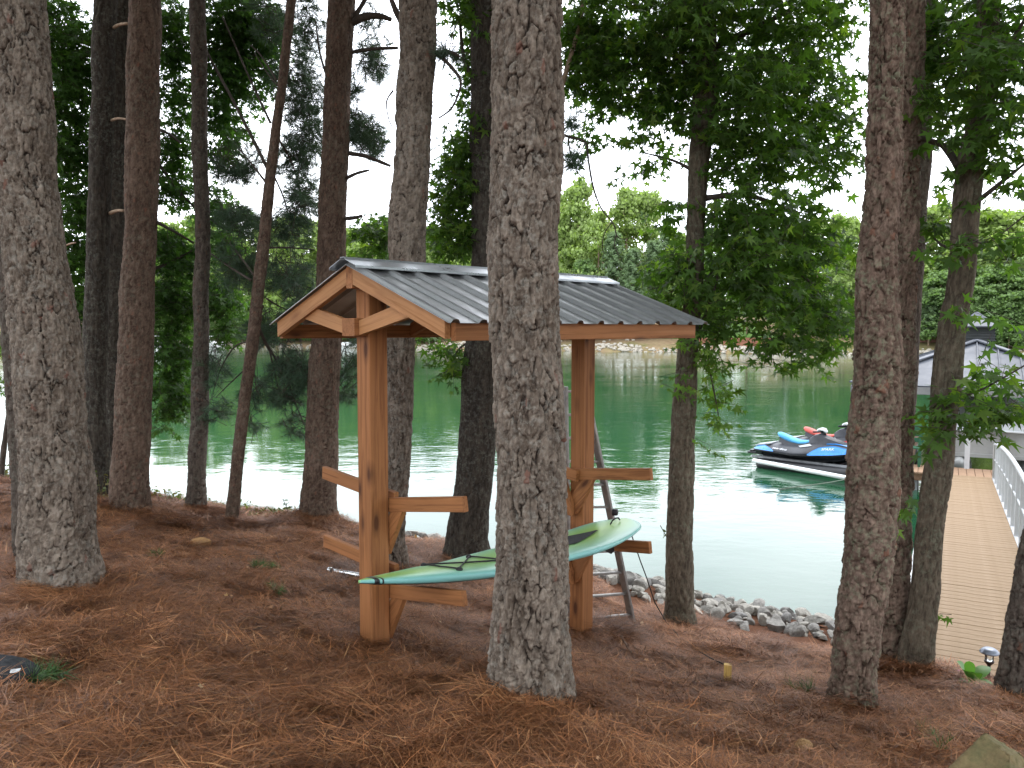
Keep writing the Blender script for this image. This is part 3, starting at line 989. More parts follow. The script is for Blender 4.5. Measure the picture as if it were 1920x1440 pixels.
def leaves_of(t, cl, leaf, matk, singles=0, droop=.55, twigs=True, base=(LEAF_V, LEAF_F), mul=1.0):
    cl = [(*q[:6], q[6] * mul) for q in cl]
    A, Pos, tw = sprays(cl, leaf, droop)
    tone = RNG.random(len(A)) ** 1.3
    if singles:
        # the largest leaves in the picture stand as leaves of their own
        f = Pos[:, 1]
        u = 960 + FPX * Pos[:, 0] / f; v = 620 + FPX * (EYE - Pos[:, 2]) / f
        vis = (u > 0) & (u < 1920) & (v > 0) & (v < 1440)
        size = np.linalg.norm(A[:, 0], axis=1) / f * vis
        order = np.argsort(-size)
        pick = order[:singles]
        lm = []
        for k in range(5):
            me_o = mesh('leaf', base[0], base[1], M[matk], None, True, {'tone': np.full(len(base[0]), (k + .5) / 5)})
            lm.append(me_o.data); bpy.data.objects.remove(me_o)
        L0 = root_loc(t)
        for i in pick:
            o = bpy.data.objects.new('leaf', lm[min(4, int(tone[i] * 5))])
            R = A[i]
            mw = Matrix(((R[0, 0], R[1, 0], R[2, 0], Pos[i, 0] - L0.x), (R[0, 1], R[1, 1], R[2, 1], Pos[i, 1] - L0.y), (R[0, 2], R[1, 2], R[2, 2], Pos[i, 2] - L0.z), (0, 0, 0, 1)))
            o.parent = t
            o.matrix_local = mw
            COL.objects.link(o)
        keep = order[singles:]
        A, Pos, tone = A[keep], Pos[keep], tone[keep]
    V, F = leaf_cloud((A, Pos), base)
    mesh('foliage', V, F, M[matk], t, True, {'tone': np.repeat(tone, len(base[0]))}, kind='stuff')
    if twigs: twig_mesh(tw, t)

def limb(t, pts, r0, r1, matk='limb', name='limb', n=7):
    """pts: (px, py, Y)"""
    w = [P(*p) for p in pts]
    # smooth the polyline
    out = []
    for i in range(len(w) - 1):
        p0, p1, p2, p3 = w[max(i - 1, 0)], w[i], w[i + 1], w[min(i + 2, len(w) - 1)]
        for s in np.linspace(0, 1, 6)[:-1]:
            out.append(.5 * ((2 * p1) + (-p0 + p2) * s + (2 * p0 - 5 * p1 + 4 * p2 - p3) * s * s + (-p0 + 3 * p1 - 3 * p2 + p3) * s ** 3))
    out.append(w[-1])
    m = MB()
    rs = [r0 + (r1 - r0) * i / (len(out) - 1) for i in range(len(out))]
    rs = [r * random.uniform(.88, 1.12) for r in rs]
    m.tube(out, rs, n)
    return m.build(name, M[matk], t, True)

def high_crown(t, axis, z0, z1, n, spread, leafy=False):
    """the crown above the picture that shades the bank"""
    if leafy:
        c = axis(z1 - 1.0)
        A, Pos = [], []
        k = n
        u = RNG.normal(size=(k, 3)); u /= np.linalg.norm(u, axis=1)[:, None]
        Pos = np.array([c.x, c.y, (z0 + z1) / 2]) + u * (RNG.uniform(.2, 1, (k, 1)) ** .5) * np.array([spread, spread, (z1 - z0) / 2])
        A = leaf_axes(RNG.normal(size=(k, 3)), np.array([0, 0, 1.0]) + RNG.normal(size=(k, 3)) * .6, RNG.uniform(.32, .6, k))
        V, F = leaf_cloud((A, Pos))
        mesh('crown', V, F, M['leaf_dark'], t, True, {'tone': np.repeat(RNG.random(k), len(LEAF_V))}, kind='stuff')
    else:
        sp = []
        for _ in range(n):
            z = random.uniform(z0, z1); a = random.uniform(0, 6.3)
            r = spread * (1 - .6 * (z - z0) / (z1 - z0)) * random.uniform(.15, 1)
            c = axis(z)
            sp.append((c + Vector((r * math.cos(a), r * math.sin(a), random.uniform(-.3, .3))), (math.cos(a), math.sin(a), .3), random.uniform(1.0, 1.8)))
        V, F, ts = needle_cloud(sp, .42, 26, .022)
        mesh('crown', V, F, M['needle'], t, False, {'tone': ts}, kind='stuff')
# ------------------------------------------------------------------ the near trees
TG = 'pines standing on the straw bank'
def tree(name, label, cat, rows, Y, style, matk, seed, group=None, zt=14.0, crown=True, spread=3.0, leafy=False, ncrown=900):
    base = rows[-1]
    b = P((base[1] + base[2]) / 2, base[0], Y)
    t = thing(name, label, cat, (b.x, Y, b.z), group=group)
    tr, ax, ra = trunk_mesh('trunk', rows, Y, style, matk, seed, zt, t)
    if crown: high_crown(t, ax, zt - 4.6, zt + .8, ncrown, spread, leafy)
    t_ax[t.name] = (ax, ra)
    return t
t_ax = {}

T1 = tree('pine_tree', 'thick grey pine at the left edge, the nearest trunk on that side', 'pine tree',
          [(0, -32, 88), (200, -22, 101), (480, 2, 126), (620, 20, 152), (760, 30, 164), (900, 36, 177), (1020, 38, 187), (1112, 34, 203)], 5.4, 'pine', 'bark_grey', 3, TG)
T2 = tree('pine_tree', 'dark trunk hidden behind the thick grey pine on the far left', 'pine tree',
          [(0, -48, 30), (420, -12, 60), (700, 8, 80), (900, 22, 90), (1078, 24, 96)], 6.2, 'fine', 'bark_dark', 5, TG)
T3 = tree('broadleaf_tree', 'nearly black furrowed trunk with pale lichen, left of the reddish pine', 'tree',
          [(0, 177, 218), (240, 170, 212), (480, 163, 205), (620, 155, 201), (760, 158, 198), (932, 160, 215)], 8.6, 'gum', 'bark_gum_dark', 7, zt=13.5, leafy=True, ncrown=2000, spread=3.2)
T3b = tree('broadleaf_tree', 'black trunk in the gap between the furrowed trunk and the reddish pine', 'tree',
           [(0, 208, 246), (480, 200, 238), (930, 190, 232)], 9.5, 'gum', 'bark_gum_dark', 8, zt=13.5, leafy=True, ncrown=2000, spread=3.2)
T4 = tree('pine_tree', 'reddish brown pine, third big trunk from the left edge', 'pine tree',
          [(0, 240, 302), (240, 236, 300), (480, 230, 294), (620, 222, 288), (760, 214, 284), (880, 207, 278), (962, 202, 282)], 7.8, 'fine', 'bark_red', 11, TG)
T5 = tree('pine_tree', 'slim straight pine standing alone between the reddish pine and the thin leaning one', 'pine tree',
          [(0, 355, 386), (240, 359, 389), (480, 365, 394), (620, 362, 393), (760, 357, 391), (900, 353, 388), (964, 346, 391)], 9.2, 'fine', 'bark_dark', 13, TG)
T6 = tree('pine_tree', 'thin leaning pine with drooping needle branches over the water', 'pine tree',
          [(0, 540, 557), (200, 513, 531), (480, 481, 504), (620, 465, 488), (760, 448, 470), (880, 433, 456), (992, 420, 447)], 8.5, 'fine', 'bark_red', 17, TG)
T7 = tree('pine_tree', 'dark reddish pine with broken stubs, just behind the left end of the rack roof', 'pine tree',
          [(0, 614, 665), (240, 606, 657), (480, 595, 649), (640, 584, 642), (800, 574, 634), (900, 565, 630), (960, 558, 632), (990, 545, 642)], 8.8, 'fine', 'bark_red', 19, TG)
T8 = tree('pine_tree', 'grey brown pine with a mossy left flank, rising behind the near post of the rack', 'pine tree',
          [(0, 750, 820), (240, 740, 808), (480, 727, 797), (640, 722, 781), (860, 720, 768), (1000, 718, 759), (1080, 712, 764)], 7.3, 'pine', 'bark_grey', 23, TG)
T9 = tree('sweetgum_tree', 'dark sweetgum trunk leaning right, half hidden behind the central pine', 'tree',
          [(0, 885, 955), (480, 884, 950), (640, 873, 940), (760, 866, 932), (860, 858, 925), (950, 848, 918), (1020, 837, 914), (1054, 822, 924)], 8.2, 'gum', 'bark_gum_dark', 29, zt=13.5, leafy=True, ncrown=2200, spread=3.6)
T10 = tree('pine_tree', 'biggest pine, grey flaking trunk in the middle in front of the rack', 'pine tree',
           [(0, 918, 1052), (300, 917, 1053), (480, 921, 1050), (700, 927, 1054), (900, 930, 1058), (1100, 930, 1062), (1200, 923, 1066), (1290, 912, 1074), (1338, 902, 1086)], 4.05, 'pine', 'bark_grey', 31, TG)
T11 = tree('sweetgum_tree', 'sweetgum with a straight slim trunk beside the stones, leafy down to the rack roof', 'tree',
           [(0, 1305, 1346), (170, 1300, 1341), (330, 1293, 1327), (480, 1287, 1318), (640, 1274, 1308), (760, 1264, 1305), (900, 1256, 1300), (1040, 1250, 1298), (1140, 1247, 1299), (1178, 1240, 1306)], 8.0, 'gum', 'bark_gum', 37, zt=13.5, leafy=True, ncrown=2200, spread=3.6)
T12 = tree('pine_tree', 'pine with broad reddish bark plates, front trunk of the pair at the right', 'pine tree',
           [(0, 1632, 1698), (240, 1624, 1690), (480, 1612, 1687), (700, 1597, 1690), (900, 1581, 1684), (1010, 1577, 1678), (1100, 1571, 1665), (1250, 1561, 1643), (1338, 1552, 1644)], 4.8, 'plate', 'bark_plate', 41, TG)
T13 = tree('pine_tree', 'pine close behind the broad plated one, half covered by it', 'pine tree',
           [(0, 1686, 1735), (240, 1682, 1728), (480, 1676, 1720), (700, 1672, 1716), (900, 1664, 1712), (1010, 1656, 1706), (1100, 1648, 1704), (1200, 1638, 1701), (1255, 1630, 1705)], 6.2, 'plate', 'bark_plate', 43, TG)
T13b = tree('pine_tree', 'dark narrow trunk showing between the plated pair and the walkway sweetgum', 'pine tree',
            [(0, 1716, 1758), (300, 1710, 1745), (560, 1696, 1728), (860, 1680, 1711), (1235, 1648, 1690)], 6.9, 'fine', 'bark_dark', 47, TG)
T14 = tree('sweetgum_tree', 'smooth ridged sweetgum leaning right along the tan walkway', 'tree',
           [(0, 1833, 1872), (160, 1832, 1868), (300, 1796, 1845), (400, 1787, 1835), (480, 1780, 1828), (600, 1765, 1815), (700, 1752, 1805), (820, 1742, 1790), (900, 1731, 1782), (1050, 1713, 1764), (1150, 1700, 1755), (1266, 1679, 1751)], 6.0, 'gum', 'bark_gum', 53, zt=12.5, leafy=True, ncrown=2000, spread=3.4)
T15 = tree('pine_tree', 'pine leaning out of the picture at the lower right corner, beside the lamp', 'pine tree',
           [(0, 2075, 2140), (900, 1938, 2012), (985, 1920, 1996), (1058, 1905, 1985), (1180, 1884, 1972), (1250, 1873, 1966), (1314, 1858, 1968)], 5.3, 'pine', 'bark_dark', 59, TG)

# thin sapling at the far left, over the weeds
sap = thing('sapling', 'thin bare sapling at the far left edge over the water', 'sapling', P(3, 905, 9.8))
limb(sap, [(2, 905, 9.8), (6, 850, 9.8), (14, 790, 9.8), (22, 738, 9.8), (24, 690, 9.8)], .035, .022, name='stem')
leaves_of(sap, [(10, 720, 35, 30, 9.7, .4, .7), (4, 650, 30, 50, 9.7, .4, .9)], .11, 'leaf')

# ---- leaves of the sweetgums
Y11 = 8.0
leaves_of(T11, [(1150, 40, 105, 95, 8.6, .7, 2.4), (1290, 40, 110, 110, 7.8, .9, 2.6), (1440, 60, 120, 120, 8.2, .9, 2.6), (1560, 40, 60, 70, 8.2, .7, 1.5),
    (1160, 150, 90, 70, 8.4, .6, 1.9), (1110, 120, 55, 70, 8.6, .5, 1.6), (1255, 170, 100, 70, 8.3, .7, 2.2), (1385, 190, 100, 90, 7.7, .9, 2.6), (1500, 200, 90, 95, 8.3, .8, 2.2),
    (1560, 240, 45, 90, 8.4, .5, 1.5), (1230, 255, 70, 35, 8.3, .5, 1.4), (1215, 318, 55, 22, 8.3, .4, 1.0), (1110, 240, 30, 40, 8.6, .3, .9), (1120, 285, 30, 14, 8.6, .3, .8),
    (1420, 290, 110, 60, 7.9, .8, 2.6), (1540, 320, 60, 50, 8.4, .5, 1.5), (1400, 390, 90, 60, 7.8, .8, 2.6), (1490, 420, 70, 60, 8.2, .6, 1.9),
    (1260, 400, 45, 36, 8.2, .4, 1.3), (1400, 480, 100, 65, 7.8, .8, 2.5), (1520, 480, 80, 70, 8.2, .7, 2.3), (1265, 480, 45, 50, 8.1, .5, 1.6),
    (1230, 540, 45, 40, 8.2, .4, 1.5), (1290, 545, 40, 55, 7.8, .4, 1.4), (1410, 560, 100, 55, 7.9, .8, 2.4), (1530, 570, 75, 60, 8.2, .7, 2.4),
    (1335, 610, 42, 40, 7.9, .4, 1.5), (1470, 630, 80, 35, 8.0, .6, 1.8), (1560, 630, 45, 45, 8.2, .5, 1.7), (1440, 685, 45, 15, 7.9, .3, 1.2), (1530, 675, 50, 22, 8.1, .4, 1.3)],
    .15, 'leaf', 300, mul=1.05)
leaves_of(T11, [(1335, 670, 30, 50, 7.8, .3, 1.2), (1340, 745, 30, 45, 7.8, .3, 1.3), (1345, 785, 28, 18, 7.8, .2, .8), (1272, 715, 22, 28, 7.8, .2, .7), (1320, 830, 18, 16, 7.8, .2, .5), (1305, 640, 30, 25, 7.6, .2, 1.0)],
    .125, 'leaf_young', 0, droop=.9)
for pts, r0, r1 in (([(1318, 372, 8), (1370, 366, 7.9), (1425, 372, 7.8), (1500, 400, 7.9)], .035, .012), ([(1305, 560, 8), (1345, 500, 7.9), (1390, 440, 7.8)], .03, .01),
                    ([(1300, 640, 8), (1325, 585, 7.9), (1345, 520, 7.8), (1352, 470, 7.8)], .022, .008), ([(1335, 90, 8), (1400, 60, 7.8), (1480, 20, 7.8)], .04, .02),
                    ([(1312, 240, 8), (1350, 190, 8), (1420, 130, 8)], .035, .012), ([(1300, 320, 8), (1260, 300, 8.2), (1200, 285, 8.3)], .02, .006),
                    ([(1290, 500, 8), (1255, 530, 8.1), (1215, 545, 8.2)], .018, .006), ([(1322, 150, 8), (1270, 110, 8.2), (1180, 60, 8.5)], .035, .01),
                    ([(1300, 660, 8), (1325, 680, 7.9), (1340, 740, 7.8), (1348, 785, 7.8)], .014, .004), ([(1330, 400, 8), (1420, 470, 7.9), (1520, 530, 8.1), (1570, 620, 8.2)], .03, .008)):
    limb(T11, pts, r0, r1)

leaves_of(T9, [(870, 15, 45, 35, 8.4, .5, 1.6), (900, 60, 45, 60, 8.5, .6, 1.9), (905, 130, 40, 50, 8.5, .5, 1.8), (885, 180, 30, 40, 8.5, .4, 1.2), (900, 250, 45, 50, 8.5, .5, 1.9),
    (870, 290, 50, 50, 8.5, .5, 1.8), (855, 350, 45, 50, 8.5, .5, 1.9), (895, 380, 40, 80, 8.5, .5, 2.2), (850, 430, 45, 40, 8.5, .5, 1.8), (880, 460, 50, 30, 8.5, .5, 1.8), (830, 395, 25, 50, 8.5, .4, 1.2),
    (845, 660, 42, 28, 8.3, .4, 1.7), (858, 700, 28, 24, 8.3, .3, 1.4), (805, 640, 25, 14, 8.3, .3, 1.0), (1085, 60, 25, 60, 8.5, .4, 1.4), (1078, 150, 22, 50, 8.5, .4, 1.3), (1070, 300, 14, 20, 8.5, .2, .8),
    (720, 455, 65, 45, 9.6, .5, 1.4), (690, 430, 40, 30, 9.6, .4, 1.0), (820, 455, 30, 40, 9.2, .4, 1.3)],
    .13, 'leaf', 200, mul=1.5)
limb(T9, [(925, 200, 8.2), (900, 170, 8.3), (870, 110, 8.4), (862, 30, 8.4)], .04, .015)
limb(T9, [(920, 420, 8.2), (890, 380, 8.4), (860, 330, 8.5)], .03, .01)
limb(T9, [(895, 640, 8.2), (865, 650, 8.3), (838, 690, 8.3)], .016, .005)
limb(T9, [(1048, 180, 8.2), (1076, 85, 8.4), (1088, 40, 8.4), (1094, -10, 8.4)], .026, .018, 'twig_pale')
dang = [(1040, 245, 7.6), (1067, 257, 7.6), (1097, 267, 7.6), (1103, 300, 7.6), (1112, 350, 7.6), (1127, 390, 7.6), (1150, 420, 7.6), (1157, 443, 7.6), (1170, 449, 7.6)]
limb(T9, dang, .014, .004, n=5)
limb(T9, [(1148, 416, 7.6), (1134, 436, 7.6), (1129, 462, 7.6), (1133, 476, 7.6)], .006, .003, n=4)
limb(T9, [(1156, 440, 7.6), (1152, 458, 7.6), (1161, 480, 7.6)], .006, .003, n=4)
limb(T9, [(1066, 258, 7.6), (1070, 290, 7.6), (1085, 325, 7.6), (1100, 336, 7.6)], .008, .004, n=4)

leaves_of(T14, [(1790, 40, 60, 80, 6.5, .5, 1.9), (1880, 40, 60, 80, 5.8, .5, 2.0), (1730, 60, 40, 110, 6.6, .4, 1.6), (1760, 150, 50, 60, 6.4, .5, 1.7), (1890, 150, 60, 70, 5.8, .5, 2.0),
    (1735, 210, 35, 45, 6.0, .4, 1.6), (1780, 215, 40, 45, 6.4, .4, 1.4), (1870, 230, 70, 50, 5.7, .5, 1.7), (1885, 300, 60, 50, 5.7, .5, 1.6), (1740, 260, 30, 22, 5.9, .3, 1.2),
    (1820, 95, 50, 70, 5.5, .4, 1.4), (1880, 350, 60, 22, 5.7, .3, .9), (1760, 345, 35, 14, 6.3, .3, .8), (1740, 420, 34, 45, 6.3, .3, 1.3), (1765, 400, 25, 35, 6.3, .3, .8), (1755, 480, 30, 20, 6.3, .3, .5),
    (1850, 460, 60, 26, 5.6, .3, 1.2), (1900, 440, 40, 22, 5.6, .3, 1.0), (1800, 470, 50, 35, 5.6, .3, .6), (1860, 500, 50, 20, 5.6, .3, .5),
    (1875, 600, 35, 30, 5.7, .3, .6), (1860, 690, 40, 25, 5.6, .3, .5), (1840, 705, 45, 22, 5.6, .3, 1.1), (1890, 715, 35, 14, 5.6, .3, .7), (1790, 570, 20, 14, 5.7, .2, .3),
    (1870, 740, 60, 30, 5.6, .35, 1.1), (1905, 660, 30, 24, 5.6, .3, .7), (1800, 735, 40, 26, 5.6, .3, .8), (1820, 770, 75, 24, 5.5, .35, 1.6), (1885, 770, 40, 34, 5.5, .35, 1.7), (1770, 790, 50, 25, 5.6, .3, 1.3), (1720, 790, 30, 20, 5.7, .3, .7), (1840, 815, 55, 14, 5.5, .3, .8), (1745, 830, 40, 16, 5.6, .3, .6), (1700, 940, 12, 28, 5.6, .15, .4)],
    .155, 'leaf', 300, mul=1.25)
leaves_of(T14, [(1780, 600, 14, 10, 5.8, .1, .5), (1815, 580, 14, 10, 5.8, .1, .5), (1690, 945, 9, 22, 4.9, .1, .8), (1765, 1150, 8, 8, 6.0, .06, .8)], .10, 'leaf_young')
for pts, r0, r1 in (([(1795, 310, 6), (1770, 275, 6.2), (1735, 262, 6.2), (1690, 250, 6.2)], .03, .012), ([(1830, 380, 6), (1880, 340, 5.8), (1930, 300, 5.7)], .02, .008), ([(1770, 745, 6), (1830, 735, 5.6), (1930, 680, 5.5)], .010, .005),
                    ([(1762, 770, 6), (1810, 780, 5.7), (1900, 765, 5.5)], .012, .005), ([(1860, 140, 6), (1890, 90, 5.8), (1925, 30, 5.7)], .025, .012), ([(1838, 60, 6), (1790, 40, 6.4), (1740, 60, 6.6)], .02, .008),
                    ([(1808, 440, 6), (1850, 455, 5.7), (1920, 405, 5.6)], .010, .004), ([(1790, 470, 6), (1760, 455, 6.2), (1735, 425, 6.3)], .012, .005)):
    limb(T14, pts, r0, r1)

# ---- dark broad leaves at the left, between the trunks
leaves_of(T3, [(100, 40, 40, 70, 9.4, .7, 2.2), (120, 150, 45, 70, 9.4, .7, 2.0), (130, 270, 40, 70, 9.6, .7, 2.6), (150, 380, 40, 60, 9.6, .7, 2.2), (140, 480, 35, 60, 9.6, .6, 2.2), (135, 590, 30, 60, 9.6, .6, 2.0),
    (150, 690, 20, 60, 9.8, .5, 1.6), (160, 90, 30, 50, 9.4, .6, .9), (225, 100, 20, 110, 10.2, .5, 2.2), (215, 320, 22, 110, 10.2, .5, 2.4), (212, 540, 20, 120, 10.2, .5, 2.4), (205, 740, 18, 80, 10.2, .5, 1.8)],
    .12, 'leaf_dark', 0, mul=2.5)
leaves_of(T3b, [(325, 60, 35, 70, 10.2, .7, 1.9), (325, 170, 32, 60, 10.2, .7, 1.5), (322, 270, 32, 50, 10.2, .7, 1.5), (330, 350, 35, 55, 10.3, .7, 1.3), (325, 480, 36, 55, 10.3, .7, 2.3), (325, 570, 36, 55, 10.2, .7, 2.4), (322, 650, 38, 40, 10.2, .6, 1.6), (320, 720, 38, 50, 10.2, .6, 1.9), (325, 770, 30, 28, 10.2, .5, 1.0),
    (430, 50, 50, 70, 10.4, .7, 1.8), (480, 40, 45, 60, 10.4, .7, 1.5), (425, 140, 40, 55, 10.4, .6, 1.7), (420, 225, 35, 50, 10.4, .6, 1.7), (415, 290, 30, 30, 10.4, .5, 1.2), (405, 375, 25, 30, 10.4, .4, .9), (425, 405, 45, 30, 10.4, .5, 1.2),
    (420, 470, 35, 40, 10.4, .5, 1.2), (415, 560, 35, 45, 10.4, .5, 1.5), (425, 625, 30, 25, 10.4, .4, 1.2), (520, 60, 30, 50, 10.4, .5, 1.0), (500, 130, 30, 45, 10.5, .5, .9), (480, 190, 22, 30, 10.5, .5, .7), (455, 120, 30, 60, 10.5, .5, 1.0), (300, 800, 16, 14, 10.0, .3, .7)],
    .12, 'leaf_dark', 0, mul=2.5)
limb(T3b, [(225, 260, 9.5), (290, 300, 9.9), (345, 370, 10.2), (420, 430, 10.3)], .03, .01)
limb(T3b, [(225, 520, 9.5), (300, 500, 9.9), (360, 470, 10.2)], .03, .01)
for pts, r0, r1 in (([(212, 52, 8.6), (225, 46, 8.4), (240, 44, 8.3)], .018, .014), ([(208, 226, 8.6), (222, 222, 8.4), (238, 224, 8.3)], .016, .012), ([(206, 400, 8.6), (220, 395, 8.4), (232, 395, 8.3)], .02, .015), ([(120, 462, 8.6), (132, 457, 8.5), (142, 455, 8.4)], .012, .008)):
    limb(T3, pts, r0, r1, 'twig_pale', 'stub', 6)

# ---- pine boughs: drooping branches with needle shoots
def boughs(t, cl, L=.15, n=34, w=.0028, mul=1.7):
    cl = [(*q[:6], int(q[6] * mul)) for q in cl]
    sp, tw = [], []
    for (px, py, rx, ry, Y, rd, cnt) in cl:
        c = P(px, py, Y); sx, sz = rx * Y / FPX, ry * Y / FPX
        for _ in range(cnt):
            u = RNG.normal(size=3); u /= np.linalg.norm(u); u *= RNG.uniform(0, 1) ** .45
            p = c + Vector((u[0] * sx, u[1] * rd, u[2] * sz))
            d = Vector((u[0] + RNG.normal() * .5, u[1] + RNG.normal() * .4, -.15 + RNG.normal() * .5)).normalized()
            sp.append((p, d, random.uniform(.7, 1.2)))
            tw.append((p - d * .22 + Vector((0, 0, .05)), p + d * .04))
    V, F, ts = needle_cloud(sp, L, n, w)
    mesh('needles', V, F, M['needle'], t, False, {'tone': ts}, kind='stuff')
    twig_mesh(tw, t, r=.004)
boughs(T6, [(505, 40, 30, 60, 9.6, .5, 26), (575, 60, 30, 90, 9.4, .5, 60), (560, 160, 45, 60, 9.4, .6, 80), (575, 250, 32, 60, 9.4, .5, 70), (550, 300, 45, 45, 9.3, .5, 46), (570, 370, 32, 50, 9.3, .5, 60), (540, 430, 50, 40, 9.2, .5, 60),
    (470, 300, 25, 50, 9.4, .4, 18), (435, 320, 35, 25, 9.4, .4, 34), (455, 420, 40, 35, 9.3, .5, 46), (455, 500, 45, 50, 9.2, .5, 60), (540, 520, 50, 45, 9.2, .5, 70), (570, 590, 30, 40, 9.2, .4, 36), (510, 620, 45, 35, 9.1, .4, 46), (545, 690, 45, 40, 9.0, .4, 56),
    (575, 700, 25, 30, 9.0, .3, 26), (540, 745, 40, 25, 9.0, .3, 34), (480, 740, 30, 35, 9.0, .3, 20), (405, 690, 25, 40, 9.2, .3, 20), (410, 770, 20, 25, 9.2, .3, 14), (555, 800, 25, 25, 9.0, .3, 16), (470, 800, 18, 14, 9.0, .2, 6)])
boughs(T7, [(690, 110, 30, 30, 9.2, .4, 22), (700, 60, 35, 45, 9.3, .4, 16), (710, 130, 22, 14, 9.2, .3, 12), (680, 245, 35, 30, 9.2, .4, 46), (700, 270, 30, 28, 9.2, .4, 30), (665, 170, 14, 16, 9.2, .2, 10), (655, 690, 22, 30, 9.1, .3, 24), (650, 740, 18, 22, 9.1, .3, 14), (670, 640, 10, 10, 9.1, .2, 5), (650, 215, 14, 40, 9.2, .3, 14)])
boughs(T8, [(840, 98, 20, 10, 7.2, .2, 9), (1068, 225, 12, 22, 7.5, .2, 7), (1070, 300, 14, 14, 7.5, .2, 7), (1588, 10, 25, 20, 7.6, .3, 12)][:1])
boughs(T10, [(1072, 232, 12, 18, 7.4, .15, 7), (1072, 303, 14, 12, 7.4, .15, 8)])
for t, pts, r0, r1 in ((T6, [(500, 313, 8.5), (443, 200, 8.9), (388, 97, 9.4), (360, 30, 9.6)], .020, .010), (T6, [(497, 340, 8.5), (470, 305, 8.8), (440, 270, 9.2)], .014, .006), (T6, [(507, 230, 8.5), (465, 140, 9.0), (417, 30, 9.5)], .016, .008),
        (T6, [(518, 150, 8.5), (490, 105, 8.9), (470, 85, 9.1)], .012, .006), (T6, [(520, 160, 8.5), (500, 135, 8.8), (478, 100, 9.1)], .010, .005), (T6, [(470, 525, 8.5), (430, 500, 8.8), (395, 475, 9.0)], .014, .007), (T6, [(475, 515, 8.5), (450, 480, 8.8), (430, 455, 9.0)], .012, .006),
        (T6, [(478, 600, 8.5), (505, 655, 8.8), (533, 683, 9.0), (577, 687, 9.0)], .020, .008), (T6, [(520, 668, 8.9), (540, 715, 9.0), (553, 753, 9.0), (573, 803, 9.0)], .014, .006), (T6, [(505, 655, 8.8), (520, 720, 9.0), (530, 770, 9.0)], .010, .004),
        (T6, [(500, 560, 8.5), (525, 575, 8.8), (560, 590, 9.1)], .010, .005), (T6, [(500, 465, 8.5), (540, 464, 8.9), (590, 468, 9.2)], .012, .006), (T6, [(522, 260, 8.5), (545, 300, 9), (560, 350, 9.3), (575, 420, 9.3)], .012, .005), (T6, [(514, 330, 8.5), (535, 380, 9), (548, 440, 9.2)], .010, .005),
        (T6, [(462, 690, 8.5), (430, 720, 8.9), (405, 745, 9.1)], .010, .004), (T6, [(470, 640, 8.5), (440, 650, 8.9), (415, 690, 9.1), (398, 740, 9.2)], .010, .004), (T6, [(473, 650, 8.5), (477, 700, 8.9), (485, 760, 9.0)], .008, .004),
        (T4, [(295, 242, 7.8), (315, 250, 8.4), (337, 267, 8.8)], .016, .012), (T4, [(297, 418, 7.8), (330, 436, 8.4), (362, 455, 9.0)], .018, .012),
        (T7, [(660, 42, 8.8), (690, 30, 8.7), (716, 31, 8.7), (734, 37, 8.7)], .045, .022), (T7, [(655, 45, 8.8), (672, 20, 8.8), (690, -10, 8.8)], .03, .02), (T7, [(656, 99, 8.8), (694, 92, 8.8), (746, 90, 8.9)], .024, .016), (T7, [(650, 287, 8.8), (683, 292, 8.9), (712, 303, 9.0), (732, 311, 9.0)], .026, .016), (T7, [(650, 334, 8.8), (669, 325, 8.7), (692, 319, 8.7)], .020, .013), (T7, [(645, 410, 8.8), (665, 408, 8.7), (680, 404, 8.7)], .026, .014),
        (T7, [(612, 140, 8.8), (600, 100, 8.9), (592, 40, 9.0)], .014, .008),
        (T8, [(812, 100, 7.3), (828, 108, 7.2), (850, 130, 7.2), (864, 153, 7.2), (858, 180, 7.2), (845, 205, 7.2), (822, 222, 7.2)], .020, .006), (T8, [(812, 102, 7.3), (838, 96, 7.2), (862, 106, 7.2)], .022, .010), (T8, [(737, 170, 7.3), (725, 190, 7.2), (728, 220, 7.2), (736, 240, 7.2)], .008, .004), (T8, [(752, 40, 7.3), (742, 20, 7.3), (730, -10, 7.3)], .03, .02)):
    limb(t, pts, r0, r1)

# ---- unseen trees added around the viewpoint to cut front light on the trunks
for k, (x, y) in enumerate(((-5.5, -4.0), (1.5, -6.5), (7.0, -2.5), (-10.0, 2.5), (10.5, 3.5))):
    t = thing('added_shade_tree', ('unseen tree added behind the viewpoint to the left to cut light', 'unseen tree added straight behind the viewpoint to cut light', 'unseen tree added behind the viewpoint to the right to cut light', 'unseen tree added beyond the thick grey pine to cut light', 'unseen tree added beyond the walkway to cut light')[k], 'tree', (x, y, gz(x, y)))
    z0 = gz(x, y)
    m = MB(); m.tube([(x, y, z0 - .2), (x + .1, y, z0 + 3), (x - .1, y + .1, z0 + 7), (x, y, z0 + 11)], [.28, .22, .16, .05], 12); m.build('trunk', M['limb'], t, True)
    high_crown(t, lambda z: Vector((x, y, z)), z0 + 3.6, z0 + 12.5, 2600, 4.4, True)
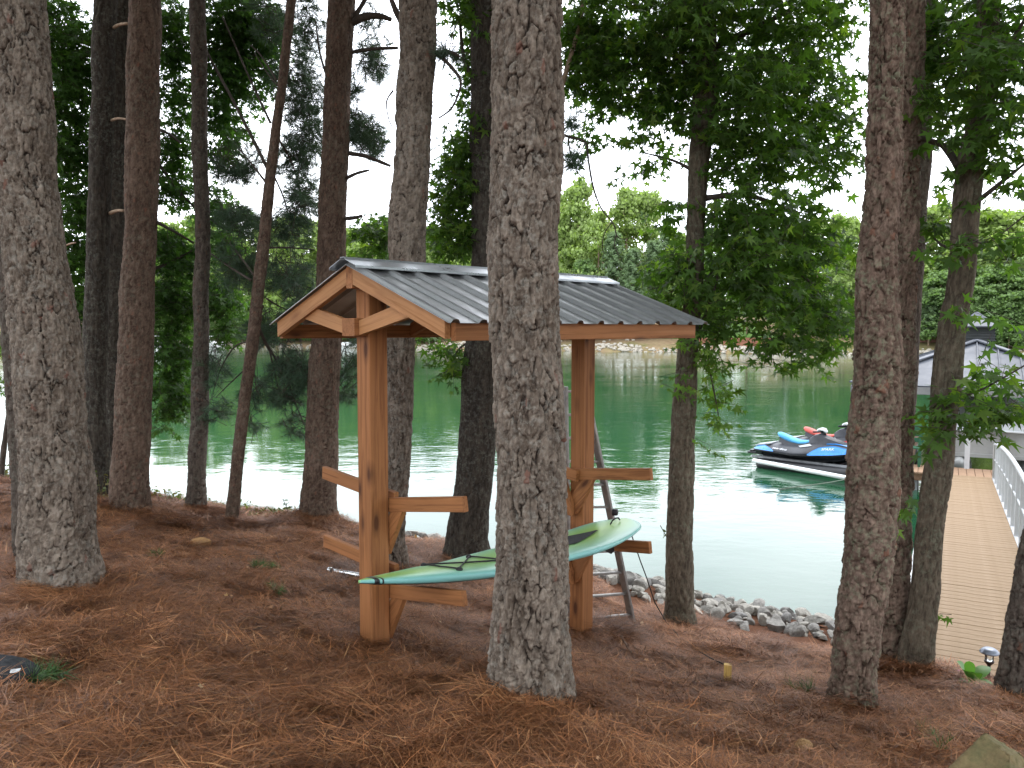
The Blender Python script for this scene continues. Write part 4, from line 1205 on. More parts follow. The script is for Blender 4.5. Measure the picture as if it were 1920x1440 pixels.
# ------------------------------------------------------------------ the board rack shelter
A2 = Vector((0.714, 0.700, 0)).normalized()          # along the ridge, away from the camera
B2 = Vector((A2.y, -A2.x, 0))                        # across, towards the right
N0 = Vector((-0.900, 5.150, EYE))                    # near post axis at eye height
SPAN = 2.085
def S(t, w, z):
    return N0 + A2 * t + B2 * w + Vector((0, 0, z))
zn, zf_ = gz(N0.x, N0.y), gz(S(SPAN, 0, 0).x, S(SPAN, 0, 0).y)
rack = thing('board_rack', 'cedar board rack with two posts under a ribbed dark metal gable roof', 'board rack', (N0.x, N0.y, zn))
def prism_g(m, poly, d, xdir):
    x = Vector(xdir).normalized(); dd = Vector(d)
    v = [Vector(p) for p in poly] + [Vector(p) + dd for p in poly]
    r = random.uniform(0, 40)
    n0 = x.cross(dd.normalized())
    g = [(p.dot(x) + r, p.dot(n0), p.dot(dd.normalized())) for p in v]
    n = len(poly)
    f = [tuple(range(n - 1, -1, -1)), tuple(range(n, 2 * n))] + [(i, (i + 1) % n, n + (i + 1) % n, n + i) for i in range(n)]
    return m.add(v, f, g)
TL = Vector((.007, 0, 0))
for t, zb in ((0.0, zn), (SPAN, zf_)):
    m = MB()
    m.beam(S(t, 0, 0).xy.to_3d() + Vector((-.004 if t == 0 else -.006, 0, zb - .3)), S(t, 0, .262), .142, .142, up=B2, ch=.006)
    m.build('post', M['cedar'], rack)
RT0, RT1 = -.144, 2.20
zrt, wev, zev = .404, .95, .052          # top of ridge beam, eave half-width, rafter top at the eave
m = MB(); m.beam(S(-.165, 0, zrt - .07), S(2.30, 0, zrt - .07), .068, .14, ch=.004); m.build('ridge_beam', M['cedar'], rack)
def rafter(t, sgn):
    sl = (zrt - zev) / wev
    w0, w1, dp = .036, wev - .022, .104
    zt0, zt1 = zrt - sl * w0, zrt - sl * w1
    m = MB()
    poly = [S(t - .02, sgn * w0, zt0 - dp), S(t - .02, sgn * w1, zt1 - dp), S(t - .02, sgn * w1, zt1), S(t - .02, sgn * w0, zt0)]
    prism_g(m, poly, A2 * .04, S(0, sgn * w1, zt1) - S(0, sgn * w0, zt0))
    m.build('rafter', M['cedar_light'] if t < 0 else M['cedar'], rack)
for t in (RT0, 1.03, RT1):
    for sgn in (-1, 1): rafter(t, sgn)
for sgn in (-1, 1):
    m = MB(); m.beam(S(RT0 + .023, sgn * wev, zev - .058), S(2.24, sgn * wev, zev - .058), .038, .100, ch=.003); m.build('fascia', M['cedar'], rack)
for t, tt in ((-.07, -.172), (SPAN + .07, SPAN + .15)):
    m = MB(); m.beam(S(t, -.008, .022), S(tt, -.008, .022), .140, .112); m.build('bearing_block', M['cedar'], rack)
    for sgn in (-1, 1):
        m = MB()
        tq = (t + tt) / 2 - (.02 if t < 0 else -.02)
        w0, z0, w1, z1 = .066, .018, .60, .128
        dx = .045
        poly = [S(tq, sgn * w0, z0 - dx), S(tq, sgn * (w1 + .06), z1 - dx + .012), S(tq, sgn * (w1 - .05), z1 + dx), S(tq, sgn * w0, z0 + dx)]
        prism_g(m, poly, A2 * .038, S(0, sgn * w1, z1) - S(0, sgn * w0, z0))
        m.build('knee_brace', M['cedar_light'], rack)

# roof sheets: ribbed steel, three to a slope, lapped
slope_l = math.hypot(1.0, (zrt - zev) / wev)
def sheet(sgn, t0, t1, lift):
    sl = (zrt - zev) / wev
    pr = []
    t = t0
    pitch = .205
    k = 0
    while t < t1 - 1e-6:
        for (q, h) in ((0, 0), (.010, 0), (.024, .019), (.044, .024), (.064, .019), (.078, 0), (.14, 0)):
            if t + q <= t1: pr.append((t + q, h))
        t += pitch
    pr.append((t1, 0))
    v, f = [], []
    ws = np.linspace(.0, .998, 6)
    nrm = Vector((0, 0, 1)) + B2 * sgn * sl; nrm.normalize()
    n = len(pr)
    for layer in (0, 1):
        for w in ws:
            for (tt, h) in pr:
                v.append(S(tt, sgn * w, zrt + .006 - sl * w) + nrm * (h + lift - layer * .0022))
    m = len(ws)
    for i in range(m - 1):
        for j in range(n - 1):
            a = i * n + j; f.append((a, a + 1, a + n + 1, a + n)); a += m * n; f.append((a + n, a + n + 1, a + 1, a))
    b = m * n
    for j in range(n - 1):
        f.append((j + 1, j, b + j, b + j + 1)); a = (m - 1) * n + j; f.append((a, a + 1, b + a + 1, b + a))
    for i in range(m - 1):
        a = i * n; f.append((a, a + n, b + a + n, b + a)); a = i * n + n - 1; f.append((a + n, a, b + a, b + a + n))
    return mesh('roof_sheet', v, f, M['roof_metal'], rack, False)
for sgn in (-1, 1):
    for k, (a, b) in enumerate(((-.19, .715), (.635, 1.54), (1.46, 2.39))):
        sheet(sgn, a, b, .0015 + .0025 * k)
    m = MB()
    for t in np.arange(-.10, 2.35, .205):
        for w in (.12, .90):
            p = S(t, sgn * w, zrt + .012 - (zrt - zev) / wev * w)
            m.box(p, .010, .010, .008)
    m.build('screws', M['screw'], rack, kind='stuff')
m = MB()
cap = [(-.155, -.012), (-.150, .004), (-.06, .040), (-.045, .056), (0, .060), (.045, .056), (.06, .040), (.150, .004), (.155, -.012)]
sl = (zrt - zev) / wev
def capz(w): return zrt + .050 - sl * abs(w)
cp = [(-.150, capz(.15) - .014), (-.148, capz(.15)), (-.03, capz(.03)), (-.022, capz(.02) + .010), (.022, capz(.02) + .010), (.03, capz(.03)), (.148, capz(.15)), (.150, capz(.15) - .014)]
rings = [[S(t, w, z) for (w, z) in cp] + [S(t, w * .985, z - .003) for (w, z) in cp[::-1]] for t in (-.215, .6, 1.4, 2.37)]
m.loft(rings); m.build('ridge_cap', M['ridge_metal'], rack)

def arm(t, sgn, zp, ze, L, brace=True, w0=.071):
    m = MB(); m.beam(S(t, sgn * (w0 if False else -.06), zp - (ze - zp) * .06 / L), S(t, sgn * L, ze), .038, .092, ch=.004); m.build('support_arm', M['cedar'], rack)
    if brace:
        zt = zp - .046
        w0_, w1_ = (-.068 if sgn > 0 else -.01), .205
        slp = (ze - zp) / L
        m = MB()
        zl = zt - .27
        poly = [S(t - .019, sgn * w0_, zl - .03), S(t - .019, sgn * (w0_ + .10), zl - .01), S(t - .019, sgn * w1_, zt + slp * w1_), S(t - .019, sgn * (w1_ - .125), zt + slp * (w1_ - .12)), S(t - .019, sgn * w0_, zl + .075)]
        prism_g(m, poly, A2 * .038, S(0, sgn * w1_, zt) - S(0, sgn * w0_, zl))
        m.build('arm_brace', M['cedar'], rack)
tn, tf = .092, SPAN - .092
arm(tn, 1, -1.145, -1.017, .80); arm(tn + .041, -1, -1.100, -1.040, .82, False)
arm(tn, 1, -1.720, -1.585, .79); arm(tn + .041, -1, -1.585, -1.550, .82, False)
arm(tf, 1, -1.180, -1.085, .76); arm(tf - .041, -1, -1.180, -1.09, .78)
arm(tf, 1, -1.755, -1.650, .76); arm(tf - .041, -1, -1.755, -1.65, .78)

# ------------------------------------------------------------------ the paddle board on the right-hand arms
BL = 2.49
bw0 = .468
ROLL = .135                                        # the arms tilt upwards, so the board lies rolled towards the posts
def arm_z(t):      # height of the line through the tops of the two lower arms
    z0 = -1.720 + (-1.585 + 1.720) * bw0 / .79 + .048
    z1 = -1.755 + (-1.650 + 1.755) * bw0 / .76 + .048
    return z0 + (z1 - z0) * (t - tn) / (tf - tn)
board = thing('paddle_board', 'lime and mint paddle board lying on the lower right arms of the rack', 'paddle board', S(.9, bw0, arm_z(.9)))
def bplan(s):
    if s < .62: return .385 * math.sin(math.pi / 2 * min(1, (s / .62))) ** .78
    q = (s - .62) / .38
    return .385 * (1 - .42 * q ** 2.2) * math.sqrt(max(0, 1 - max(0, (q - .80) / .20) ** 2)) if q > .80 else .385 * (1 - .42 * q ** 2.2)
def brock(s):
    return .115 * max(0, 1 - s / .38) ** 1.9 + .130 * max(0, (s - .62) / .38) ** 2
def bthk(s):
    return .020 + .064 * min(1, math.sin(math.pi * min(max(s, .0), 1) ** .8) * 1.25)
ss = np.concatenate([[.0, .004, .012, .025], np.linspace(.045, .90, 40), [.93, .95, .965, .978, .988, .995, .999]])
rings, gcs, acr, mi = [], [], [], []
NP = 28
for s in ss:
    t = -.432 + BL * s
    hw, th, rk = max(bplan(s), .006), bthk(s), brock(s)
    ring = []
    for k in range(NP):
        a = 2 * math.pi * k / NP
        cy, cz = math.cos(a), math.sin(a)
        y = hw * math.copysign(abs(cy) ** .62, cy)
        z = th / 2 * math.copysign(abs(cz) ** .70, cz)
        ring.append(S(t, bw0 + y, arm_z(t) + rk + th / 2 + z + ROLL * y + .012))
        gcs.append((s * BL, y, z)); acr.append(min(1.0, abs(y) / max(hw, .01) * (1 if cz > -.2 else 1.1)))
    rings.append(ring)
V = [p for r in rings for p in r]
F, mi = [], []
for i in range(len(ss) - 1):
    for k in range(NP):
        F.append((i * NP + k, i * NP + (k + 1) % NP, (i + 1) * NP + (k + 1) % NP, (i + 1) * NP + k))
        mi.append(1 if NP * .56 < k + .5 < NP * .94 else 0)
F += [tuple(range(NP - 1, -1, -1)), tuple((len(ss) - 1) * NP + k for k in range(NP))]; mi += [0, 0]
mesh('hull', V, F, [M['board'], M['board_under']], board, True, {'gc': gcs, 'across': acr}, midx=mi)
def btop(s, y, up=.004):
    hw, th = max(bplan(s), .006), bthk(s)
    c = min(abs(y) / hw, .999)
    sn = math.sqrt(max(0, 1 - (c ** (1 / .62)) ** 2))
    t = -.432 + BL * s
    return S(t, bw0 + y, arm_z(t) + brock(s) + th / 2 + th / 2 * sn ** .70 + ROLL * y + .012 + up)
def deck_patch(name, s0, s1, wf, mat, up=.006, n=26, k=10):
    v = []
    for i in range(n + 1):
        s = s0 + (s1 - s0) * i / n
        for j in range(k + 1):
            q = -1 + 2 * j / k
            v.append(btop(s, q * wf(s), up))
    q = [(i * (k + 1) + j, i * (k + 1) + j + 1, (i + 1) * (k + 1) + j + 1, (i + 1) * (k + 1) + j) for i in range(n) for j in range(k)]
    return mesh(name, v, q, mat, board, True)
def padw(s):
    q = (s - .47) / .39
    return max(.012, .175 * min(1, .25 + q * 4.0) * (1 if q < .55 else max(.05, 1 - (q - .55) / .47)))
deck_patch('deck_pad', .47, .86, padw, M['pad'])
for s0, s1 in ((.030, .040), (.046, .049)):
    m = MB()
    rr = []
    for s in (s0, s1):
        t = -.432 + BL * s; hw, th, rk = bplan(s) + .0025, bthk(s) + .005, brock(s)
        rr.append([S(t, bw0 + hw * math.copysign(abs(math.cos(a)) ** .62, math.cos(a)), arm_z(t) + rk + (th - .005) / 2 + th / 2 * math.copysign(abs(math.sin(a)) ** .7, math.sin(a)) + ROLL * hw * math.copysign(abs(math.cos(a)) ** .62, math.cos(a)) + .012) for a in np.arange(24) * math.pi / 12])
    m.loft(rr); m.build('nose_band', M['black_plastic'], board, True)
def cord(pts, r=.0055):
    m = MB(); m.tube([btop(s, y, .008) for s, y in pts], r, 6); return m.build('bungee_cord', M['black_rubber'], board, True)
def cordline(a, b):
    return [(a[0] + (b[0] - a[0]) * q, a[1] + (b[1] - a[1]) * q) for q in np.linspace(0, 1, 10)]
cord(cordline((.245, -.17), (.40, .17))); cord(cordline((.245, .17), (.40, -.17))); cord(cordline((.235, .02), (.245, .17))); cord(cordline((.235, .02), (.245, -.17))); cord(cordline((.40, .17), (.40, -.17)))
for s, y in ((.245, -.175), (.245, .175), (.40, .175), (.40, -.175)):
    m = MB(); m.lathe([(.020, -.004), (.022, .006), (.014, .014), (.004, .016)], btop(s, y, .002), 10); m.build('cord_anchor', M['black_rubber'], board, True)
m = MB(); m.tube([btop(s, 0, .008 + h) for s, h in ((.925, 0), (.935, .022), (.95, .03), (.965, .022), (.972, 0))], .006, 6); m.build('carry_handle', M['black_rubber'], board, True)
t = -.432 + BL * .875
m = MB()
fz0 = arm_z(t) + brock(.9) + .004
poly = [S(t - .11, bw0 - .004, fz0), S(t + .10, bw0 - .004, fz0), S(t + .165, bw0 - .004, fz0 - .10), S(t + .17, bw0 - .004, fz0 - .155), S(t + .135, bw0 - .004, fz0 - .175), S(t + .075, bw0 - .004, fz0 - .145), S(t - .02, bw0 - .004, fz0 - .07)]
m.prism(poly, B2 * .009); m.build('fin', M['black_plastic'], board)

# ------------------------------------------------------------------ ladder behind the far post
gl, gr_ = G(1066, 1197), G(1187, 1167)
gl = Vector((P(1066, 1190, 6.86).x, 6.86, gz(P(1066, 1190, 6.86).x, 6.86)))
lad = thing('ladder', 'grey metal ladder tapering upwards, leaning behind the far post of the rack', 'ladder', (gl + gr_) / 2)
tl, tr_ = P(1058, 725, 6.86), P(1096, 725, 6.98)
for a, b in ((gl, tl), (gr_, tr_)):
    m = MB(); m.beam(a - Vector((0, 0, .05)), b, .034, .075, up=(b - a).cross(gr_ - gl), ch=.006); m.build('rail', M['pole_grey'], lad)
for k in range(11):
    q = .03 + .095 * k
    a, b = gl + (tl - gl) * q, gr_ + (tr_ - gr_) * q
    m = MB(); m.beam(a, b, .030, .022, ch=.005); m.build('rung', M['pole_grey'], lad)
q = .485
c = gr_ + (tr_ - gr_) * q
m = MB(); m.lathe([(.004, -.03), (.030, -.026), (.034, 0), (.030, .026), (.004, .03)], c + Vector((.035, -.02, 0)), 12); m.build('foot_pad', M['black_rubber'], lad, True)

# line from the tail of the board down to the stake
tail = btop(.985, .05, -.02)
pts = [tail, P(1200, 1050, 6.6)]
rope_px = [(1212, 1085), (1228, 1130), (1247, 1165)]
pts += [P(1212, 1082, 6.75), P(1228, 1130, 6.9)]
for px, py in ((1250, 1178), (1272, 1203), (1300, 1227), (1330, 1245), (1356, 1258)):
    g = G(px, py); pts.append(g + Vector((0, 0, .04)))
m = MB(); m.tube(pts, .0055, 6)
tag(m.build('rope', M['rope'], None, True), 'dark thin line hanging from the board tail and trailing over the straw to the stake', 'rope')

g = G(1364, 1286)
m = MB(); m.beam(g - Vector((0, 0, .12)), g + Vector((.003, .01, .135)), .052, .042, ch=.003)
tag(m.build('stake', M['stake']), 'short yellow wooden stake driven into the straw at the end of the line', 'stake')

# ------------------------------------------------------------------ jet skis on their floating lift
KX = Vector((.70, -.71, 0)).normalized(); KY = Vector((-KX.y, KX.x, 0)); KA = math.atan2(KX.y, KX.x)
st = [0, .06, .25, .6, 1.1, 1.6, 2.1, 2.5, 2.72, 2.82]
hwid = [.36, .44, .50, .53, .53, .50, .42, .28, .13, .03]
zgun = [.43, .43, .43, .42, .39, .42, .47, .53, .57, .59]
zkeel = [.24, .21, .20, .20, .20, .20, .23, .34, .46, .56]
zcen = [.48, .52, .565, .60, .585, .72, .75, .68, .63, .60]
def I(arr, s): return float(np.interp(s, st, arr))
def deckp(s, v, side, off=0.0):
    hw, zg, zc = I(hwid, s), I(zgun, s), I(zcen, s)
    a = v * math.pi / 2
    y = hw * (1 - .80 * math.sin(a) ** 1.2 * (1 if v > 0 else 0)) if v < 1 else 0.0
    y = hw * (1 - v) ** .85
    z = zg + (zc - zg) * (math.sin(a) ** .8)
    n = Vector((0, .8, .6))
    return Vector((s, side * (y + off * .8), z + off * .6))
def deck_panel(name, s0, s1, v0, v1, mat, parent, off=.012, sides=(-1, 1), n=8, k=5, skew=0.0, taper=None):
    for sd in sides:
        v = []
        for i in range(n + 1):
            q = i / n
            for j in range(k + 1):
                r = j / k
                s = s0 + (s1 - s0) * q + skew * r
                vv1 = v1 if taper is None else v0 + (v1 - v0) * np.interp(q, *taper)
                v.append(deckp(s, v0 + (vv1 - v0) * r, sd, off))
        base = len(v)
        v2 = [p - Vector((0, sd * .016, .012)) for p in v]
        f = []
        for i in range(n):
            for j in range(k):
                a = i * (k + 1) + j
                f.append((a, a + 1, a + k + 2, a + k + 1))
        edge = [j for j in range(k + 1)] + [i * (k + 1) + k for i in range(1, n + 1)] + [n * (k + 1) + j for j in range(k - 1, -1, -1)] + [i * (k + 1) for i in range(n - 1, 0, -1)]
        for a, b in zip(edge, edge[1:] + edge[:1]): f.append((a, b, base + b, base + a))
        mesh(name, v + v2, f, mat, parent, True, local=True)
def jet_ski(loc, body, seatm, label, letters=True):
    t = thing('jet_ski', label, 'jet ski', loc, KA, 'jet skis on the floating lift')
    m = MB(); rings = []
    for s in st:
        hw, zg, zk = I(hwid, s), I(zgun, s), I(zkeel, s)
        zc = zk + (zg - zk) * .38
        half = [(0, zk), (.30 * hw, zk + .015), (.74 * hw, zc), (.80 * hw, zc + .02), (.97 * hw, zg - .03), (1.03 * hw, zg - .012), (1.03 * hw, zg + .012), (.96 * hw, zg + .014), (0, zg + .016)]
        rings.append([Vector((s, y, z)) for y, z in half] + [Vector((s, -y, z)) for y, z in half[-2:0:-1]])
    m.loft(rings); m.build('hull', M['ski_black'], t, False, local=True)
    m = MB(); rings = []
    for s in np.linspace(.02, 2.8, 26):
        rings.append([deckp(s, v, 1) for v in np.linspace(0.02, .999, 9)] + [deckp(s, v, -1) for v in np.linspace(.999, .02, 9)])
    m.loft(rings); m.build('deck', M['ski_grey'], t, True, local=True)
    deck_panel('stern_panel', .03, .62, .0, .62, M[body], t, .016, taper=([0, .25, .6, 1], [.9, 1, .55, .08]))
    deck_panel('bow_panel', 1.50, 2.40, .0, .5, M[body], t, .018, taper=([0, .25, .6, 1], [.08, .75, 1, .75]))
    deck_panel('side_panel', 1.22, 1.52, .50, .86, M['ski_panel'], t, .02, n=4, k=4, skew=-.14)
    deck_panel('hood_panel', 1.85, 2.45, .62, .97, M[body], t, .02, taper=([0, .2, 1], [.5, 1, .5]))
    m = MB(); rings = []
    for (s, w, z0, z1) in ((.50, .06, .80, .865), (.56, .13, .735, .875), (.70, .15, .67, .84), (.92, .16, .61, .765), (1.10, .16, .59, .725), (1.28, .15, .62, .735), (1.45, .11, .69, .775), (1.52, .05, .75, .78)):
        rings.append([Vector((s, w * math.cos(a), (z0 + z1) / 2 + (z1 - z0) / 2 * math.sin(a) * (1.0))) for a in np.arange(12) * math.pi / 6])
    m.loft(rings); m.build('seat', M[seatm], t, True, local=True)
    m = MB(); rings = []
    for (s, w, z) in ((.58, .10, .80), (.9, .13, .69), (1.3, .13, .68), (1.46, .11, .74)):
        rings.append([Vector((s, w, z)), Vector((s, -w, z)), Vector((s, -w * 1.4, z - .16)), Vector((s, w * 1.4, z - .16))])
    m.loft(rings); m.build('seat_base', M['ski_grey'], t, False, local=True)
    m = MB(); rings = []
    for (s, w, z0, z1) in ((1.36, .10, .68, .80), (1.50, .13, .68, .90), (1.62, .14, .68, .94), (1.85, .16, .66, .86), (2.15, .15, .62, .78), (2.4, .10, .58, .70)):
        rings.append([Vector((s, -w * 1.3, z0)), Vector((s, -w, z1 - .02)), Vector((s, -w * .4, z1)), Vector((s, w * .4, z1)), Vector((s, w, z1 - .02)), Vector((s, w * 1.3, z0))])
    m.loft(rings); m.build('console', M['ski_grey'], t, False, local=True)
    m = MB()
    m.tube([Vector((1.58, -.36, 1.00)), Vector((1.64, -.14, .985)), Vector((1.66, 0, .98)), Vector((1.64, .14, .985)), Vector((1.58, .36, 1.00))], .022, 8)
    m.tube([Vector((1.70, 0, .88)), Vector((1.66, 0, .98))], .06, 10)
    m.build('handlebar', M['black_plastic'], t, True, local=True)
    m = MB(); m.loft([[Vector((1.58 + dx, y * w, z)) for y in (-1, -.5, .5, 1)] + [Vector((1.58 + dx, y * w, z - .05)) for y in (1, .5, -.5, -1)] for dx, w, z in ((-.04, .07, 1.03), (.03, .11, 1.07), (.12, .10, 1.06), (.19, .05, 1.00))])
    m.build('gauge_hood', M['white_gel'], t, True, local=True)
    m = MB(); m.box((-.10, 0, .30), .24, .56, .05); m.box((-.16, 0, .345), .10, .4, .03)
    m.build('boarding_step', M['ski_black'], t, local=True)
    m = MB()
    m.prism([(.02, -.30, .50), (.42, -.30, .58), (.42, .30, .58), (.02, .30, .50)], (0, 0, .03)); m.build('rear_mat', M['ski_panel'], t, local=True)
    for txt, s0, v0, size, mt in ((('sea-doo', .56, .17, .115, 'print_white'), ('SPARK', 1.80, .20, .10, 'print_white')) if letters else (('SPARK', 1.80, .20, .10, 'print_white'),)):
        cu = bpy.data.curves.new('lettering', 'FONT'); cu.body = txt; cu.size = size; cu.resolution_u = 2
        cu.extrude = .002
        tmp = bpy.data.objects.new('lettering', cu); COL.objects.link(tmp)
        dg = bpy.context.evaluated_depsgraph_get()
        me = bpy.data.meshes.new_from_object(tmp.evaluated_get(dg))
        bpy.data.objects.remove(tmp)
        vv = []
        for v in me.vertices:
            s = s0 + v.co.x * 1.05
            vert = v0 + v.co.y * 1.9
            p = deckp(s, vert, -1, .022 + v.co.z)
            vv.append(p)
        ff = [tuple(p.vertices) for p in me.polygons]
        mesh('lettering', vv, ff, M[mt], t, local=True)
    return t
S0 = P(1426, 846, 20.9); S0.z = .02
jet_ski(S0, 'ski_blue', 'ski_lblue', 'black and blue jet ski with a light blue seat, nearer one on the floating lift')
S1 = S0 + KY * 1.42 + KX * .02; S1.z = .04
jet_ski(S1, 'ski_red', 'ski_lred', 'black and red jet ski with a coral red seat, behind the blue one', False)
lift = thing('jet_ski_lift', 'low black float with grey and white rails carrying the two jet skis', 'jet ski lift', S0 + KX * 1.4 + KY * .7, KA)
m = MB()
for yy in (-.95, -.35, .45, 1.05):
    m.tube([(-1.22, yy - .2, .02), (-1.14, yy - .2, .06), (1.7, yy - .2, .06), (1.8, yy - .2, .03)], [.10, .16, .16, .10], 10)
m.build('float', M['black_plastic'], lift, True, local=True)
for yy in (-.98, -.42, .42, 1.0):
    m = MB(); m.beam((-1.48, yy, .215), (1.7, yy, .225), .07, .06); m.build('bunk', M['float_grey'], lift, local=True)
for xx in (-1.25, 0, 1.25):
    m = MB(); m.beam((xx, -1.2, .165), (xx, 1.1, .165), .06, .05); m.build('cross_bar', M['black_plastic'], lift, local=True)
ra_, rb_ = P(1413, 863, 20.4), P(1650, 909, 17.2)
ra_.z, rb_.z = .17, .17
LI = (Matrix.Translation(lift.location) @ Matrix.Rotation(KA, 4, 'Z')).inverted()
m = MB(); m.tube([LI @ ra_, LI @ rb_], .055, 10); m.build('guide_rail', M['white_gel'], lift, True, local=True)
for q in (.15, .8):
    c_ = ra_ + (rb_ - ra_) * q
    m = MB(); m.tube([LI @ c_, LI @ (c_ + KY * (.45 + .25 * q))], .03, 6); m.build('bracket', M['white_gel'], lift, True, local=True)
m = MB(); a, b = P(1462, 922, 17.4), P(1600, 898, 17.4); 
a.z = .02; b = Vector((P(1640, 890, 18.2).x, 18.2, .22))
m.tube([a, (a + b) / 2 - Vector((0, 0, .03)), b], .012, 5)
tag(m.build('mooring_line', M['mooring'], None, True), 'grey mooring line running into the water in front of the jet skis', 'rope')

# ------------------------------------------------------------------ gangway
ga, gb = P(1843, 1264, 6.25), P(1799.5, 891, 16.9)
gd = (gb - ga); GL_ = gd.length; gdir = gd.normalized()
gside = Vector((gdir.y, -gdir.x, 0)).normalized(); gup = gside.cross(gdir)
gang = thing('gangway', 'tan decked gangway sloping down to the dock, white arched railing on its right side', 'gangway', ga)
GW = 1.17
npl = int(GL_ / .143)
pm = MB(); pm.beam((-GW / 2, 0, -.014), (GW / 2, 0, -.014), .137, .028, ch=.004)
po = pm.build('plank', M['tan_deck'], None); pme = po.data; bpy.data.objects.remove(po)
RM = Matrix((gside, gdir, gup)).transposed()
for i in range(npl):
    o = bpy.data.objects.new('plank', pme)
    o.parent = gang
    c = gdir * (.07 + i * GL_ / npl) + gup * random.uniform(-.0015, .0015) + gside * random.uniform(-.003, .003)
    o.matrix_local = Matrix.Translation(c) @ RM.to_4x4()
    COL.objects.link(o)
for sgn in (-1, 1):
    m = MB(); m.beam(ga + gside * sgn * (GW / 2 + .028) - gup * .07, gb + gside * sgn * (GW / 2 + .028) - gup * .07, .05, .15); m.build('side_beam', M['white_paint'], gang)
def rp(q, h): return ga + gd * q + gside * (GW / 2 + .03) + gup * h
def rh(q): return .70 + .26 * math.sin(math.pi * min(max((q - .08) / .92, 0), 1)) ** .8
qs = np.linspace(.08, .985, 24)
m = MB(); m.tube([rp(.08, .02)] + [rp(q, rh(q)) for q in qs] + [rp(.985, .02)], .032, 8); m.build('handrail', M['white_paint'], gang, True)
m = MB(); m.tube([rp(q, rh(q) * .55) for q in qs], .014, 6); m.build('mid_rail', M['white_paint'], gang, True)
for q in np.linspace(.985, .12, 15):
    m = MB(); m.beam(rp(q, 0), rp(q, rh(q)), .052, .030, up=gdir); m.build('baluster', M['white_paint'], gang)
m = MB()
ca = ga - gdir * .40
m.beam(ga - gdir * .55 - gup * .12, ga - gdir * .01 - gup * .12, GW + .5, .16, ch=.01)
o = m.build('concrete_landing', M['concrete']); tag(o, None, None, kind='structure')

# ------------------------------------------------------------------ the floating dock and its roof
DD = Vector((gdir.x, gdir.y, 0)).normalized(); EE = Vector((DD.y, -DD.x, 0)); DA = math.atan2(EE.y, EE.x)
dock = thing('boat_dock', 'floating dock of tan boards under a pale blue grey hip roof with a cupola', 'boat dock', (gb.x, gb.y, 0), DA)
dz = gb.z - .01
def deckboards(x0, x1, y0, y1, lengthwise):
    m = MB()
    if lengthwise: m.beam((0, y0, -.016), (0, y1, -.016), .148, .032)
    else: m.beam((x0, 0, -.016), (x1, 0, -.016), .148, .032)
    o = m.build('board', M['tan_dock'], None); me = o.data; bpy.data.objects.remove(o)
    n = int(((x1 - x0) if lengthwise else (y1 - y0)) / .155)
    for i in range(n):
        o = bpy.data.objects.new('board', me); o.parent = dock
        q = (i + .5) / n
        o.location = (x0 + (x1 - x0) * q, 0, dz) if lengthwise else (0, y0 + (y1 - y0) * q, dz)
        COL.objects.link(o)
deckboards(-1.9, 3.9, .05, 1.15, True)
deckboards(2.45, 3.6, 1.18, 8.2, False)
deckboards(-1.9, -.95, 1.18, 8.2, False)
for (x0, x1, y0, y1) in ((-1.9, 3.9, .05, 1.15), (2.45, 3.6, 1.15, 8.2), (-1.9, -.95, 1.15, 8.2)):
    m = MB(); m.beam(((x0 + x1) / 2, y0 + .03, dz - .11), ((x0 + x1) / 2, y1 - .03, dz - .11), x1 - x0 - .06, .15); m.build('frame', M['brown_wood'], dock, local=True)
    nx = max(1, int((x1 - x0) / 1.15)); ny = max(1, int((y1 - y0) / 1.3))
    for i in range(nx):
        for j in range(ny):
            m = MB(); m.beam((x0 + (x1 - x0) * (i + .5) / nx, y0 + (y1 - y0) * (j + .08) / ny, .07), (x0 + (x1 - x0) * (i + .5) / nx, y0 + (y1 - y0) * (j + .92) / ny, .07), (x1 - x0) / nx - .12, .34, ch=.04)
            m.build('float', M['float_grey'], dock, local=True)
zE = P(1720, 721, 19.3).z
xL, xR, yF, yB, rise = -2.35, 3.05, 1.75, 9.6, 1.02
xm = (xL + xR) / 2; hw_ = (xR - xL) / 2
for (x, y) in ((xL + .35, yF + .4), (xR - .35, yF + .4), (xL + .35, 5.4), (xR - .35, 5.4), (xL + .35, yB - .5), (xR - .35, yB - .5)):
    m = MB(); m.beam((x, y, dz), (x, y, zE), .10, .10); m.build('roof_post', M['white_paint'], dock, local=True)
m = MB(); m.beam((.15, 1.10, dz), (.15, 1.10, dz + .95), .10, .10); m.build('guard_post', M['white_paint'], dock, local=True)
def hip(name, quad, mat, seams, parent):
    """one roof slope: slab plus standing seams running down the slope"""
    q = [Vector(p) for p in quad]
    e0, e1, t1, t0 = q
    n = (e1 - e0).cross(t0 - e0).normalized()
    m = MB(); m.prism([e0, e1, t1, t0] if (t1 - t0).length > .01 else [e0, e1, t0], -n * .03)
    m.build(name, mat, parent, local=True)
    L = (e1 - e0).length; ex = (e1 - e0) / L
    up = (t0 - e0) - ex * (t0 - e0).dot(ex)
    a0, a1 = (t0 - e0).dot(ex), (t1 - e0).dot(ex)
    k = int(L / seams)
    for i in range(k + 1):
        u = L * i / k
        f = min(1, u / a0 if a0 > .01 else 1, (L - u) / (L - a1) if L - a1 > .01 else 1)
        if f < .06: continue
        b = e0 + ex * u; 
        m = MB(); m.beam(b + n * .018, b + up * f + n * .018, .03, .04, up=n); m.build('seam', mat, parent, local=True)
zT = zE + rise
A_, B_, C_, D_ = (xL, yF, zE), (xR, yF, zE), (xR, yB, zE), (xL, yB, zE)
R0, R1 = (xm, yF + hw_, zT), (xm, yB - hw_, zT)
